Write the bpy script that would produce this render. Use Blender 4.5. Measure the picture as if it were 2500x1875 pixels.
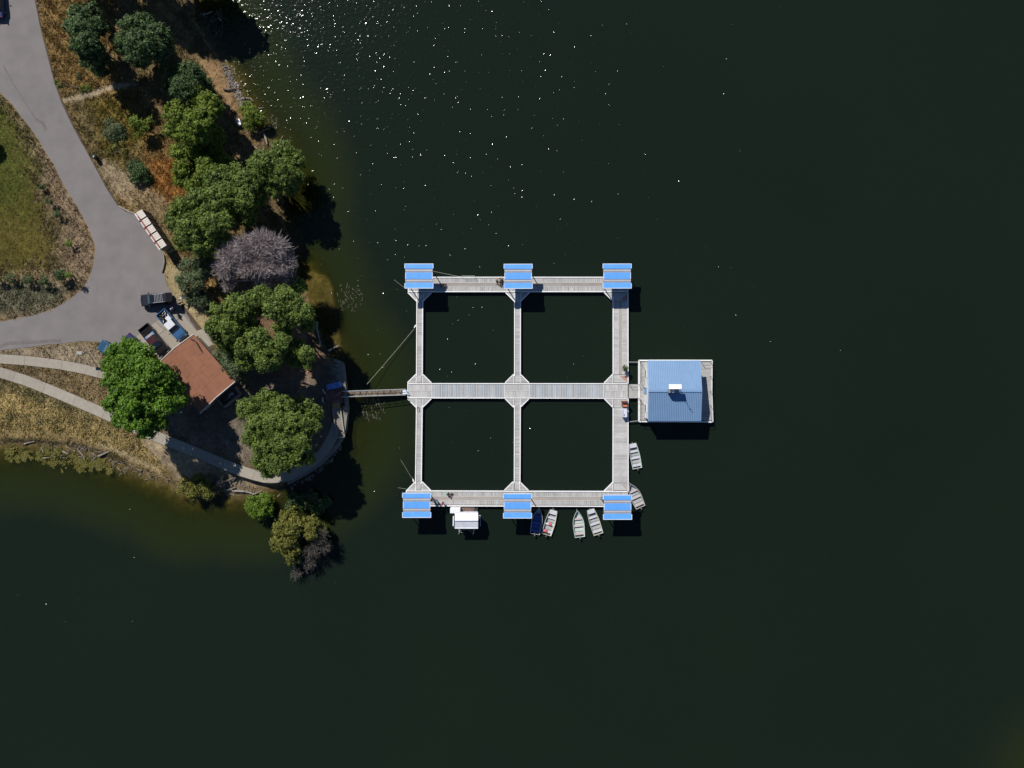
import bpy, bmesh, math, random
import numpy as np
from mathutils import Vector, Matrix

# ------------------------------------------------------------------ camera, sky, sun, exposure
for o in list(bpy.data.objects): bpy.data.objects.remove(o)
scene = bpy.context.scene
COL = scene.collection
H = 117.2            # height of the drone over the water (m)
PXM = 16.0           # photograph pixels per metre at water level
cam_d = bpy.data.cameras.new('camera'); cam = bpy.data.objects.new('camera', cam_d); COL.objects.link(cam)
cam.location = (0, 0, H); cam.rotation_euler = (0, 0, 0)
cam_d.sensor_width = 36.0; cam_d.lens = 27.0; cam_d.clip_start = 0.5; cam_d.clip_end = 6000
scene.camera = cam
SUN_EL = math.radians(43.0)
SUN_DX, SUN_DY = -0.533, 0.846        # horizontal direction towards the sun (image up-left)
world = bpy.data.worlds.new('World'); scene.world = world; world.use_nodes = True
wn = world.node_tree; bg = wn.nodes['Background']
sky = wn.nodes.new('ShaderNodeTexSky'); sky.sky_type = 'NISHITA'; sky.sun_disc = False
sky.sun_elevation = SUN_EL; sky.sun_rotation = math.atan2(SUN_DX, SUN_DY)
sky.air_density = 1.0; sky.dust_density = 0.0; sky.ozone_density = 5.0; sky.altitude = 3500
wn.links.new(sky.outputs[0], bg.inputs[0]); bg.inputs[1].default_value = 0.075
sun_d = bpy.data.lights.new('sun', 'SUN'); sun_d.energy = 4.8; sun_d.angle = math.radians(0.53); sun_d.color = (1.0, 0.965, 0.915)
sun = bpy.data.objects.new('sun', sun_d); COL.objects.link(sun)
sdir = Vector((SUN_DX * math.cos(SUN_EL), SUN_DY * math.cos(SUN_EL), math.sin(SUN_EL)))
sun.rotation_euler = sdir.to_track_quat('Z', 'Y').to_euler(); sun.location = sdir * 150
vs = scene.view_settings; vs.view_transform = 'Standard'; vs.look = 'None'; vs.gamma = 1.0; vs.exposure = 0.22; vs.use_curve_mapping = False
scene.cycles.max_bounces = 6; scene.cycles.diffuse_bounces = 2; scene.cycles.transparent_max_bounces = 8
scene.cycles.caustics_reflective = False; scene.cycles.caustics_refractive = False
scene.cycles.sample_clamp_indirect = 4.0

rng = np.random.default_rng(7); rnd = random.Random(11)
ZL = 1.2             # level of the land terrace
ZD = 0.5             # dock deck

def P(u, v, z=0.0):
    """photograph pixel -> world point on the level z"""
    s = (1 - z / H) / PXM
    return Vector(((u - 1250) * s, (937.5 - v) * s, z))
def PX(r, z=0.0): return r / PXM * (1 - z / H)

# ------------------------------------------------------------------ materials
MATS = {}
def _nt(name):
    m = bpy.data.materials.new(name); m.use_nodes = True
    nt = m.node_tree; b = nt.nodes['Principled BSDF']; MATS[name] = m
    return m, nt, b
def pmat(name, c1, c2=None, scale=3.0, rough=0.8, bump=0.0, bscale=None, metal=0.0, tint=0.0, spec=0.5, detail=4, coat=0.0):
    """procedural material: two colours mixed by noise, per-piece tint, fine bump"""
    if c2 is None: c2 = tuple(x * 0.78 for x in c1)
    m, nt, b = _nt(name); N = nt.nodes; L = nt.links
    tc = N.new('ShaderNodeTexCoord'); no = N.new('ShaderNodeTexNoise'); no.inputs['Scale'].default_value = scale; no.inputs['Detail'].default_value = detail
    L.new(tc.outputs['Object'], no.inputs['Vector'])
    mx = N.new('ShaderNodeMix'); mx.data_type = 'RGBA'; mx.inputs[6].default_value = (*c1, 1); mx.inputs[7].default_value = (*c2, 1)
    rp = N.new('ShaderNodeMapRange'); rp.inputs[1].default_value = 0.3; rp.inputs[2].default_value = 0.7
    L.new(no.outputs[0], rp.inputs[0]); L.new(rp.outputs[0], mx.inputs[0]); out = mx.outputs[2]
    if tint > 0:
        at = N.new('ShaderNodeAttribute'); at.attribute_name = 'tint'
        mr = N.new('ShaderNodeMapRange'); mr.inputs[3].default_value = 1 - tint; mr.inputs[4].default_value = 1 + tint
        L.new(at.outputs['Fac'], mr.inputs[0])
        vm = N.new('ShaderNodeVectorMath'); vm.operation = 'SCALE'; L.new(out, vm.inputs[0]); L.new(mr.outputs[0], vm.inputs['Scale']); out = vm.outputs[0]
    L.new(out, b.inputs['Base Color'])
    b.inputs['Roughness'].default_value = rough; b.inputs['Metallic'].default_value = metal
    b.inputs['Specular IOR Level'].default_value = spec; b.inputs['Coat Weight'].default_value = coat
    if bump > 0:
        n2 = N.new('ShaderNodeTexNoise'); n2.inputs['Scale'].default_value = bscale or scale * 6; n2.inputs['Detail'].default_value = 5
        L.new(tc.outputs['Object'], n2.inputs['Vector'])
        bp = N.new('ShaderNodeBump'); bp.inputs['Strength'].default_value = bump; bp.inputs['Distance'].default_value = 0.05
        L.new(n2.outputs[0], bp.inputs['Height']); L.new(bp.outputs[0], b.inputs['Normal'])
    return m
def leafmat(name, c1, c2, trans=0.25, rough=0.55):
    """leaf: colour between c1 and c2 by the per-leaf tint, a little translucent"""
    m, nt, b = _nt(name); N = nt.nodes; L = nt.links
    at = N.new('ShaderNodeAttribute'); at.attribute_name = 'tint'
    mx = N.new('ShaderNodeMix'); mx.data_type = 'RGBA'; mx.inputs[6].default_value = (*c1, 1); mx.inputs[7].default_value = (*c2, 1)
    L.new(at.outputs['Fac'], mx.inputs[0]); L.new(mx.outputs[2], b.inputs['Base Color'])
    b.inputs['Roughness'].default_value = rough; b.inputs['Specular IOR Level'].default_value = 0.25
    tr = N.new('ShaderNodeBsdfTranslucent'); L.new(mx.outputs[2], tr.inputs[0])
    ms = N.new('ShaderNodeMixShader'); ms.inputs[0].default_value = trans
    out = N['Material Output']; L.new(b.outputs[0], ms.inputs[1]); L.new(tr.outputs[0], ms.inputs[2]); L.new(ms.outputs[0], out.inputs[0])
    return m
def colmat(name, rough=0.9, lo=0.6, hi=1.35, scale=1.2, bump=0.6):
    """ground cover: colour from the per-point attribute 'col', broken up by noise at three sizes"""
    m, nt, b = _nt(name); N = nt.nodes; L = nt.links
    at = N.new('ShaderNodeAttribute'); at.attribute_name = 'col'
    tc = N.new('ShaderNodeTexCoord')
    acc = None
    for sc, a, c in ((scale * 0.25, 0.8, 1.2), (scale * 1.6, lo, hi), (scale * 7, lo, hi)):
        no = N.new('ShaderNodeTexNoise'); no.inputs['Scale'].default_value = sc; no.inputs['Detail'].default_value = 6
        L.new(tc.outputs['Object'], no.inputs['Vector'])
        mr = N.new('ShaderNodeMapRange'); mr.inputs[1].default_value = 0.3; mr.inputs[2].default_value = 0.7; mr.inputs[3].default_value = a; mr.inputs[4].default_value = c
        L.new(no.outputs[0], mr.inputs[0])
        if acc is None: acc = mr.outputs[0]
        else:
            mu = N.new('ShaderNodeMath'); mu.operation = 'MULTIPLY'; L.new(acc, mu.inputs[0]); L.new(mr.outputs[0], mu.inputs[1]); acc = mu.outputs[0]
        last = no
    vm = N.new('ShaderNodeVectorMath'); vm.operation = 'SCALE'; L.new(at.outputs['Color'], vm.inputs[0]); L.new(acc, vm.inputs['Scale'])
    L.new(vm.outputs[0], b.inputs['Base Color']); b.inputs['Roughness'].default_value = rough; b.inputs['Specular IOR Level'].default_value = 0.15
    bp = N.new('ShaderNodeBump'); bp.inputs['Strength'].default_value = bump; bp.inputs['Distance'].default_value = 0.12
    L.new(last.outputs[0], bp.inputs['Height']); L.new(bp.outputs[0], b.inputs['Normal'])
    return m
def glassmat(name, c, rough=0.06):
    m, nt, b = _nt(name); b.inputs['Base Color'].default_value = (*c, 1); b.inputs['Roughness'].default_value = rough
    b.inputs['Specular IOR Level'].default_value = 0.7
    N = nt.nodes; no = N.new('ShaderNodeTexNoise'); no.inputs['Scale'].default_value = 2.0
    mr = N.new('ShaderNodeMapRange'); mr.inputs[3].default_value = rough * 0.6; mr.inputs[4].default_value = rough * 1.6
    nt.links.new(no.outputs[0], mr.inputs[0]); nt.links.new(mr.outputs[0], b.inputs['Roughness'])
    return m

# ------------------------------------------------------------------ mesh helpers
class MB:
    """collects shapes; build() links them as ONE mesh object"""
    def __init__(s): s.v = []; s.f = []; s.t = []
    def add(s, vs, fs, tint=None):
        o = len(s.v); s.v += [tuple(p) for p in vs]; s.f += [tuple(i + o for i in f) for f in fs]
        t = rnd.random() if tint is None else tint; s.t += [t] * len(vs); return s
    def box(s, c, d, rz=0.0, tint=None, top=1.0):
        hx, hy, hz = d[0] / 2, d[1] / 2, d[2] / 2; ca, sa = math.cos(rz), math.sin(rz); vs = []
        for z in (-hz, hz):
            k = top if z > 0 else 1.0
            for x, y in ((-hx, -hy), (hx, -hy), (hx, hy), (-hx, hy)):
                vs.append((c[0] + (x * ca - y * sa) * k, c[1] + (x * sa + y * ca) * k, c[2] + z))
        return s.add(vs, [(3, 2, 1, 0), (4, 5, 6, 7), (0, 1, 5, 4), (1, 2, 6, 5), (2, 3, 7, 6), (3, 0, 4, 7)], tint)
    def bar(s, a, b, w, h, tint=None):
        """box beam from a to b (top view width w, height h)"""
        a = Vector(a); b = Vector(b); d = (b - a); L = d.length or 1e-6; d /= L
        up = Vector((0, 0, 1)) if abs(d.z) < 0.95 else Vector((1, 0, 0))
        sx = d.cross(up).normalized() * (w / 2); sz = sx.cross(d).normalized() * (h / 2); vs = []
        for p in (a, b):
            vs += [p - sx - sz, p + sx - sz, p + sx + sz, p - sx + sz]
        return s.add(vs, [(0, 1, 2, 3), (7, 6, 5, 4), (0, 4, 5, 1), (1, 5, 6, 2), (2, 6, 7, 3), (3, 7, 4, 0)], tint)
    def tube(s, pts, r, n=6, tint=None, cap=True):
        pts = [Vector(p) for p in pts]; rs = r if isinstance(r, (list, tuple)) else [r] * len(pts); vs = []; fs = []
        for i, p in enumerate(pts):
            d = (pts[min(i + 1, len(pts) - 1)] - pts[max(i - 1, 0)]).normalized()
            up = Vector((0, 0, 1)) if abs(d.z) < 0.9 else Vector((1, 0, 0))
            a = d.cross(up).normalized(); b = a.cross(d)
            for k in range(n):
                q = 2 * math.pi * k / n; vs.append(p + (a * math.cos(q) + b * math.sin(q)) * rs[i])
        for i in range(len(pts) - 1):
            for k in range(n):
                fs.append((i * n + k, i * n + (k + 1) % n, (i + 1) * n + (k + 1) % n, (i + 1) * n + k))
        if cap: fs += [tuple(range(n))[::-1], tuple(range((len(pts) - 1) * n, len(pts) * n))]
        return s.add(vs, fs, tint)
    def lathe(s, c, prof, n=14, tint=None):
        """prof: list of (radius, z)"""
        vs = []; fs = []
        for r, z in prof:
            for k in range(n):
                q = 2 * math.pi * k / n; vs.append((c[0] + r * math.cos(q), c[1] + r * math.sin(q), c[2] + z))
        for i in range(len(prof) - 1):
            for k in range(n): fs.append((i * n + k, i * n + (k + 1) % n, (i + 1) * n + (k + 1) % n, (i + 1) * n + k))
        fs += [tuple(range(n))[::-1], tuple(range((len(prof) - 1) * n, len(prof) * n))]
        return s.add(vs, fs, tint)
    def prism(s, poly, z0, z1, tint=None):
        """poly: list of (x, y) counter-clockwise or not; z0, z1 numbers or per-point lists"""
        n = len(poly); a = sum(poly[i][0] * poly[(i + 1) % n][1] - poly[(i + 1) % n][0] * poly[i][1] for i in range(n))
        if a < 0: poly = poly[::-1]
        vs = [(p[0], p[1], z0) for p in poly] + [(p[0], p[1], z1) for p in poly]
        fs = [tuple(range(n))[::-1], tuple(range(n, 2 * n))] + [(i, (i + 1) % n, n + (i + 1) % n, n + i) for i in range(n)]
        return s.add(vs, fs, tint)
    def ell(s, c, r, n=10, m=6, tint=None):
        vs = [(c[0], c[1], c[2] - r[2])]; fs = []
        for j in range(1, m):
            a = -math.pi / 2 + math.pi * j / m
            for k in range(n):
                q = 2 * math.pi * k / n; vs.append((c[0] + r[0] * math.cos(a) * math.cos(q), c[1] + r[1] * math.cos(a) * math.sin(q), c[2] + r[2] * math.sin(a)))
        vs.append((c[0], c[1], c[2] + r[2])); T = len(vs) - 1
        for k in range(n): fs.append((0, 1 + (k + 1) % n, 1 + k))
        for j in range(m - 2):
            for k in range(n):
                a = 1 + j * n; fs.append((a + k, a + (k + 1) % n, a + n + (k + 1) % n, a + n + k))
        a = 1 + (m - 2) * n
        for k in range(n): fs.append((a + k, a + (k + 1) % n, T))
        return s.add(vs, fs, tint)
    def build(s, name, mat, parent=None, world=False, smooth=False, bevel=0.0):
        me = bpy.data.meshes.new(name); me.from_pydata(s.v, [], s.f); me.update()
        at = me.attributes.new('tint', 'FLOAT', 'POINT'); at.data.foreach_set('value', np.array(s.t, dtype=np.float32))
        if smooth: me.polygons.foreach_set('use_smooth', [True] * len(me.polygons))
        me.materials.append(MATS[mat] if isinstance(mat, str) else mat)
        o = bpy.data.objects.new(name, me); COL.objects.link(o)
        if parent: o.parent = parent
        if world and parent: o.location = -parent.location
        if bevel > 0:
            b = o.modifiers.new('bevel', 'BEVEL'); b.width = bevel; b.segments = 2; b.limit_method = 'ANGLE'
        return o
def fast_mesh(name, V, F, mat, parent=None, tint=None, col=None):
    """numpy vertices and equal-sized faces -> one mesh object"""
    V = np.ascontiguousarray(V, dtype=np.float32); F = np.ascontiguousarray(F, dtype=np.int32); k = F.shape[1]
    me = bpy.data.meshes.new(name); me.vertices.add(len(V)); me.vertices.foreach_set('co', V.ravel())
    me.loops.add(F.size); me.loops.foreach_set('vertex_index', F.ravel())
    me.polygons.add(len(F)); me.polygons.foreach_set('loop_start', np.arange(0, F.size, k, dtype=np.int32))
    me.update(calc_edges=True); me.validate()
    if tint is not None:
        at = me.attributes.new('tint', 'FLOAT', 'POINT'); at.data.foreach_set('value', np.ascontiguousarray(tint, dtype=np.float32))
    if col is not None:
        at = me.attributes.new('col', 'FLOAT_COLOR', 'POINT')
        c4 = np.ones((len(V), 4), np.float32); c4[:, :3] = col; at.data.foreach_set('color', c4.ravel())
    me.materials.append(MATS[mat]); o = bpy.data.objects.new(name, me); COL.objects.link(o)
    if parent: o.parent = parent; o.location = -parent.location
    return o
def tag(o, label, cat, group=None):
    o['label'] = label; o['category'] = cat
    if group: o['group'] = group
    return o
def thing(name, label, cat, loc=(0, 0, 0), rz=0.0, group=None):
    o = bpy.data.objects.new(name, None); COL.objects.link(o); o.empty_display_size = 0.3
    o.location = loc; o.rotation_euler = (0, 0, rz); return tag(o, label, cat, group)
def struct(o, label=None):
    o['kind'] = 'structure'
    if label: o['label'] = label
    return o
def stuff(o, label=None, cat=None):
    o['kind'] = 'stuff'
    if label: o['label'] = label
    if cat: o['category'] = cat
    return o
def copy_thing(root, loc, rz, label):
    r = root.copy(); COL.objects.link(r); r.location = loc; r.rotation_euler = (0, 0, rz); r['label'] = label
    for ch in list(root.children):
        c = ch.copy(); COL.objects.link(c); c.parent = r
        for g in list(ch.children):
            d = g.copy(); COL.objects.link(d); d.parent = c
    return r

# ------------------------------------------------------------------ 2-D distance tools (world metres)
def poly_w(pts, z=ZL): return np.array([P(u, v, z)[:2] for u, v in pts])
def sdf(X, Y, poly):
    """signed distance to a closed polygon, positive inside"""
    n = len(poly); d2 = np.full(X.shape, 1e18); inside = np.zeros(X.shape, bool)
    for i in range(n):
        ax, ay = poly[i]; bx, by = poly[(i + 1) % n]; ex, ey = bx - ax, by - ay
        t = np.clip(((X - ax) * ex + (Y - ay) * ey) / (ex * ex + ey * ey + 1e-12), 0, 1)
        d2 = np.minimum(d2, (X - ax - t * ex) ** 2 + (Y - ay - t * ey) ** 2)
        c = ((ay > Y) != (by > Y)); 
        if abs(ey) > 1e-12: inside ^= c & (X < ax + (Y - ay) / ey * ex)
    return np.where(inside, 1, -1) * np.sqrt(d2)
def sst(a, b, x): t = np.clip((x - a) / (b - a), 0, 1); return t * t * (3 - 2 * t)
_PH = rng.uniform(0, 6.28, (24, 2)); _DR = rng.uniform(0, 6.28, 24)
def vnoise(X, Y, s):
    """cheap smooth noise, about -1..1, feature size s metres"""
    r = np.zeros(np.shape(X))
    for i in range(8):
        f = 6.28 / s * (0.6 + 0.17 * i); r = r + np.sin(f * (X * np.cos(_DR[i]) + Y * np.sin(_DR[i])) + _PH[i, 0]) * np.cos(f * 0.7 * (X * np.cos(_DR[i + 8]) + Y * np.sin(_DR[i + 8])) + _PH[i, 1])
    return r / 3.2

# ------------------------------------------------------------------ terrain, lake bed and water
SHORE = [(-6000, -6000), (300, -6000), (400, -900), (440, -300), (458, -60), (468, 0), (478, 50), (500, 92), (530, 137), (550, 168), (566, 203), (578, 238), (594, 265), (618, 300), (642, 332), (668, 362), (688, 400),
         (698, 450), (692, 500), (694, 560), (708, 620), (728, 668), (748, 722), (768, 778), (786, 830), (802, 862), (822, 880), (836, 888), (843, 940), (848, 1000), (842, 1050), (834, 1072), (815, 1100), (782, 1134),
         (742, 1160), (705, 1179), (668, 1196), (640, 1204), (605, 1208), (570, 1208), (540, 1201), (515, 1196), (480, 1203), (447, 1204), (425, 1190), (410, 1176), (380, 1166), (340, 1152), (305, 1138), (270, 1126),
         (230, 1111), (190, 1097), (160, 1089), (120, 1085), (80, 1083), (0, 1084), (-300, 1090), (-1500, 1120), (-6000, 1150)]
SHW = poly_w(SHORE, 0.0)
WALLPTS = poly_w([(822, 884), (843, 940), (848, 1000), (834, 1072), (782, 1134), (705, 1179), (700, 1170), (770, 1120), (820, 1060), (830, 1000)], 0.0)
SHELF = poly_w([(735, 660), (800, 672), (812, 700), (828, 800), (845, 945), (815, 900), (780, 850), (760, 790)], 0.0)
def height(X, Y):
    """terrain height; also the signed distance to the shoreline (positive on land)"""
    d = sdf(X, Y, SHW); dw = -sdf(X, Y, WALLPTS)
    hard = 1 - sst(0.5, 5.0, dw)                     # 1 beside the sea wall
    dn = d + (1 - hard) * (0.35 * vnoise(X, Y, 3.1) + 0.2 * vnoise(X + 9, Y, 1.2))
    w = 5.5 - 4.7 * hard
    land = ZL * (0.16 * sst(0, 0.5, dn) + 0.84 * sst(0.25, 1.0, dn / w)) - 0.05 * sst(1, 5, dn) * (0.5 + 0.5 * vnoise(X, Y, 2.3))
    o = np.maximum(-dn, 0)
    dep = 0.13 * o + 0.030 * o ** 2 + 0.07 * (1 + vnoise(X, Y, 2.2)) * sst(0.3, 2, o) + hard * 0.5 * sst(0, 1, o)
    sh = sst(-0.5, 0.15, sdf(X, Y, SHELF)); dep = dep * (1 - sh) + np.minimum(dep, 0.16 + 0.05 * vnoise(X, Y, 1.0)) * sh
    q = P(2585, 1925); shoal = np.exp(-(((X - q.x) / 9.5) ** 2 + ((Y - q.y) / 10.5) ** 2))
    dep = np.minimum(dep, 6.5); dep = dep * (1 - shoal) + 0.1 * shoal
    return np.where(dn > 0, land, -dep), d
def hz(u, v):
    p = P(u, v, ZL); z, _ = height(np.array([p.x]), np.array([p.y])); return float(z[0])
def hxy(x, y):
    z, _ = height(np.array([x]), np.array([y])); return float(z[0])

ROAD = [(-260, -120), (88, -120), (86, 0), (98, 60), (113, 120), (131, 190), (152, 250), (178, 305), (203, 352), (230, 402), (256, 450), (290, 503), (310, 517), (333, 525), (396, 612), (403, 628), (400, 664), (409, 700), (440, 745), (470, 790), (486, 815),
        (430, 850), (396, 872), (350, 862), (305, 850), (262, 836), (200, 833), (130, 840), (60, 849), (0, 855), (-260, 866), (-260, 792), (0, 786), (76, 772), (130, 755), (172, 730), (206, 700), (228, 652), (233, 612), (228, 588), (214, 550), (186, 500), (152, 445), (132, 402), (108, 365), (84, 325), (58, 292), (28, 252), (0, 226), (-260, 60)]
PATH_A = [(-120, 872), (0, 876), (60, 880), (140, 889), (200, 900), (262, 916), (300, 930)]
PATH_B = [(-120, 884), (0, 909), (70, 931), (150, 964), (240, 1003), (330, 1044), (400, 1073), (480, 1105), (560, 1139), (610, 1157), (655, 1168), (700, 1163), (745, 1143), (788, 1108), (812, 1070), (826, 1030)]
def polyline_d(X, Y, pts):
    d2 = np.full(X.shape, 1e18); p = poly_w(pts)
    for i in range(len(p) - 1):
        ax, ay = p[i]; ex, ey = p[i + 1] - p[i]; t = np.clip(((X - ax) * ex + (Y - ay) * ey) / (ex * ex + ey * ey), 0, 1)
        d2 = np.minimum(d2, (X - ax - t * ex) ** 2 + (Y - ay - t * ey) ** 2)
    return np.sqrt(d2)
# what grows or lies where: polygon (photo pixels), soft edge (m), colour, grass cover
ZONES = [
    ([(-900, -900), (90, -900), (100, 60), (115, 125), (150, 240), (260, 470), (330, 520), (440, 700), (470, 560), (420, 330), (330, 250), (280, 150), (300, -900)], 1.5, (0.215, 0.135, 0.048), 0.9),      # golden verge right of the road
    ([(160, 225), (215, 222), (290, 250), (340, 330), (330, 470), (260, 470), (200, 340)], 1.5, (0.165, 0.125, 0.055), 0.7),     # grey-brown weeds
    ([(215, 240), (330, 235), (345, 330), (300, 400), (250, 370)], 1.5, (0.17, 0.125, 0.028), 1.0),                             # yellow-green weeds
    ([(230, 385), (270, 400), (330, 440), (400, 480), (410, 500), (330, 500), (280, 470)], 0.8, (0.27, 0.205, 0.125), 0.1),      # bare tan strip
    ([(290, 470), (350, 455), (400, 480), (420, 560), (440, 640), (400, 640), (370, 540), (330, 515)], 1.2, (0.26, 0.185, 0.095), 0.5),
    ([(365, 390), (440, 380), (470, 430), (455, 480), (410, 490), (370, 450)], 0.8, (0.27, 0.125, 0.035), 1.0),                 # rust coloured grass
    ([(398, 640), (440, 640), (470, 720), (520, 780), (530, 840), (490, 830), (440, 760), (405, 700)], 0.7, (0.30, 0.235, 0.125), 0.03),   # bare dirt beside the parking
    ([(150, 240), (200, 228), (280, 205), (330, 200), (335, 208), (280, 216), (205, 242), (155, 252)], 0.35, (0.30, 0.235, 0.15), 0.0),    # footpath through the weeds
    ([(485, 145), (520, 140), (545, 180), (560, 230), (600, 290), (640, 345), (620, 350), (575, 290), (530, 230), (500, 190)], 0.8, (0.34, 0.215, 0.105), 0.08),   # sandy bank
    ([(-900, 60), (0, 226), (84, 325), (132, 402), (186, 500), (228, 588), (233, 640), (170, 735), (76, 775), (-900, 800)], 1.0, (0.235, 0.17, 0.105), 0.55),    # dry verge round the lawn
    ([(-900, 120), (-10, 245), (35, 300), (80, 400), (120, 520), (140, 620), (120, 668), (-900, 680)], 2.6, (0.110, 0.090, 0.020), 1.0),   # lawn
    ([(-900, 240), (0, 250), (50, 330), (85, 440), (60, 520), (-900, 560)], 3.0, (0.082, 0.090, 0.016), 1.0),
    ([(-900, 690), (0, 690), (120, 690), (170, 700), (140, 740), (70, 765), (-900, 780)], 1.2, (0.125, 0.118, 0.072), 0.9),       # grey-green weeds under the hedge
    ([(-900, 852), (0, 856), (120, 842), (210, 838), (250, 860), (250, 905), (140, 885), (0, 866), (-900, 866)], 0.6, (0.25, 0.195, 0.13), 0.35),
    ([(-900, 880), (0, 888), (140, 900), (260, 928), (330, 1030), (240, 992), (150, 950), (0, 898)], 0.6, (0.20, 0.145, 0.075), 0.6),      # wedge between the paths
    ([(-900, 930), (0, 925), (70, 948), (150, 982), (240, 1022), (350, 1075), (420, 1160), (380, 1160), (200, 1085), (-900, 1080)], 1.2, (0.37, 0.275, 0.115), 1.0),   # golden bank
    ([(-900, 920), (0, 916), (70, 940), (150, 975), (230, 1012), (220, 1030), (140, 995), (0, 950), (-900, 950)], 1.0, (0.17, 0.14, 0.065), 0.9),
    ([(232, 1081), (300, 1107), (385, 1148), (382, 1156), (294, 1115), (230, 1086)], 0.25, (0.40, 0.31, 0.18), 0.1),
    ([(-900, 1066), (0, 1070), (90, 1072), (150, 1078), (220, 1094), (300, 1122), (300, 1130), (215, 1104), (140, 1086), (0, 1082), (-900, 1080)], 0.4, (0.10, 0.08, 0.045), 0.8),
    ([(330, 1055), (420, 1090), (560, 1150), (680, 1180), (690, 1188), (560, 1190), (430, 1180), (370, 1110)], 0.5, (0.30, 0.23, 0.14), 0.05),
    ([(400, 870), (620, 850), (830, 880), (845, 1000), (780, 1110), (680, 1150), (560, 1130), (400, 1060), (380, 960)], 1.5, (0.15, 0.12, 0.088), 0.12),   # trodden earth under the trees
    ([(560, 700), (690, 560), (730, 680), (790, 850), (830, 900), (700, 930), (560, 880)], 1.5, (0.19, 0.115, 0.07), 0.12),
    ([(500, 660), (560, 650), (570, 710), (520, 745), (490, 720)], 0.8, (0.23, 0.145, 0.055), 0.7),
]
ZW = [(poly_w(p), s, np.array(c), g) for p, s, c, g in ZONES]
ROADW = poly_w(ROAD)
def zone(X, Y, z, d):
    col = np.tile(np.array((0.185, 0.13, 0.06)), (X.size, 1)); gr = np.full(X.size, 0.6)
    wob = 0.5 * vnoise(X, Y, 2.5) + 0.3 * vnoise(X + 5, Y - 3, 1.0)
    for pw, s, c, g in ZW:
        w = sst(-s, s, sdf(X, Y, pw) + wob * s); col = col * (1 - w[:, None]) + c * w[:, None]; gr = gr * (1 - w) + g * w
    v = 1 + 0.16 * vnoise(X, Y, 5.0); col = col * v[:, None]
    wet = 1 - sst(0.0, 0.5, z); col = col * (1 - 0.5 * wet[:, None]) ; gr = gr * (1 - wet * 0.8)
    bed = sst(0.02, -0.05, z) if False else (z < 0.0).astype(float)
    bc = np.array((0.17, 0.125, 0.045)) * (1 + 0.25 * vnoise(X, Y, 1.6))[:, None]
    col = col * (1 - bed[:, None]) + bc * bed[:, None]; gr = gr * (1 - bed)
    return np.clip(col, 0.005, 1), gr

def axis(lo, hi, f0, f1, fine, coarse, far):
    a = list(np.arange(f0, f1, fine)); x = f1
    while x < hi: a.append(x); x += coarse
    x = f0 - coarse; pre = []
    while x > lo: pre.append(x); x -= coarse
    a = pre[::-1] + a; st = coarse
    while a[-1] < far: st *= 1.5; a.append(a[-1] + st)
    st = coarse
    while a[0] > -far: st *= 1.5; a.insert(0, a[0] - st)
    return np.array(a)
xs = axis(-84, 82, -80, -22, 0.36, 1.4, 2400); ys = axis(-62, 62, -20, 60, 0.36, 1.4, 2400)
GX, GY = np.meshgrid(xs, ys); gx, gy = GX.ravel(), GY.ravel()
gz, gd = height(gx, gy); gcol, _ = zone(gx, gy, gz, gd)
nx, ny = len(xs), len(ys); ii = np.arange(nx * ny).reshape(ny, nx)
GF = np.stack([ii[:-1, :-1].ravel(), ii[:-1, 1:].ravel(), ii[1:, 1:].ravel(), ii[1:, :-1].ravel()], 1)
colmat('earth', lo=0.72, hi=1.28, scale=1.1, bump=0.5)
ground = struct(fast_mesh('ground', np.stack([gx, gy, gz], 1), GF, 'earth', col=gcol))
ground.data.polygons.foreach_set('use_smooth', [True] * len(ground.data.polygons))

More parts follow.
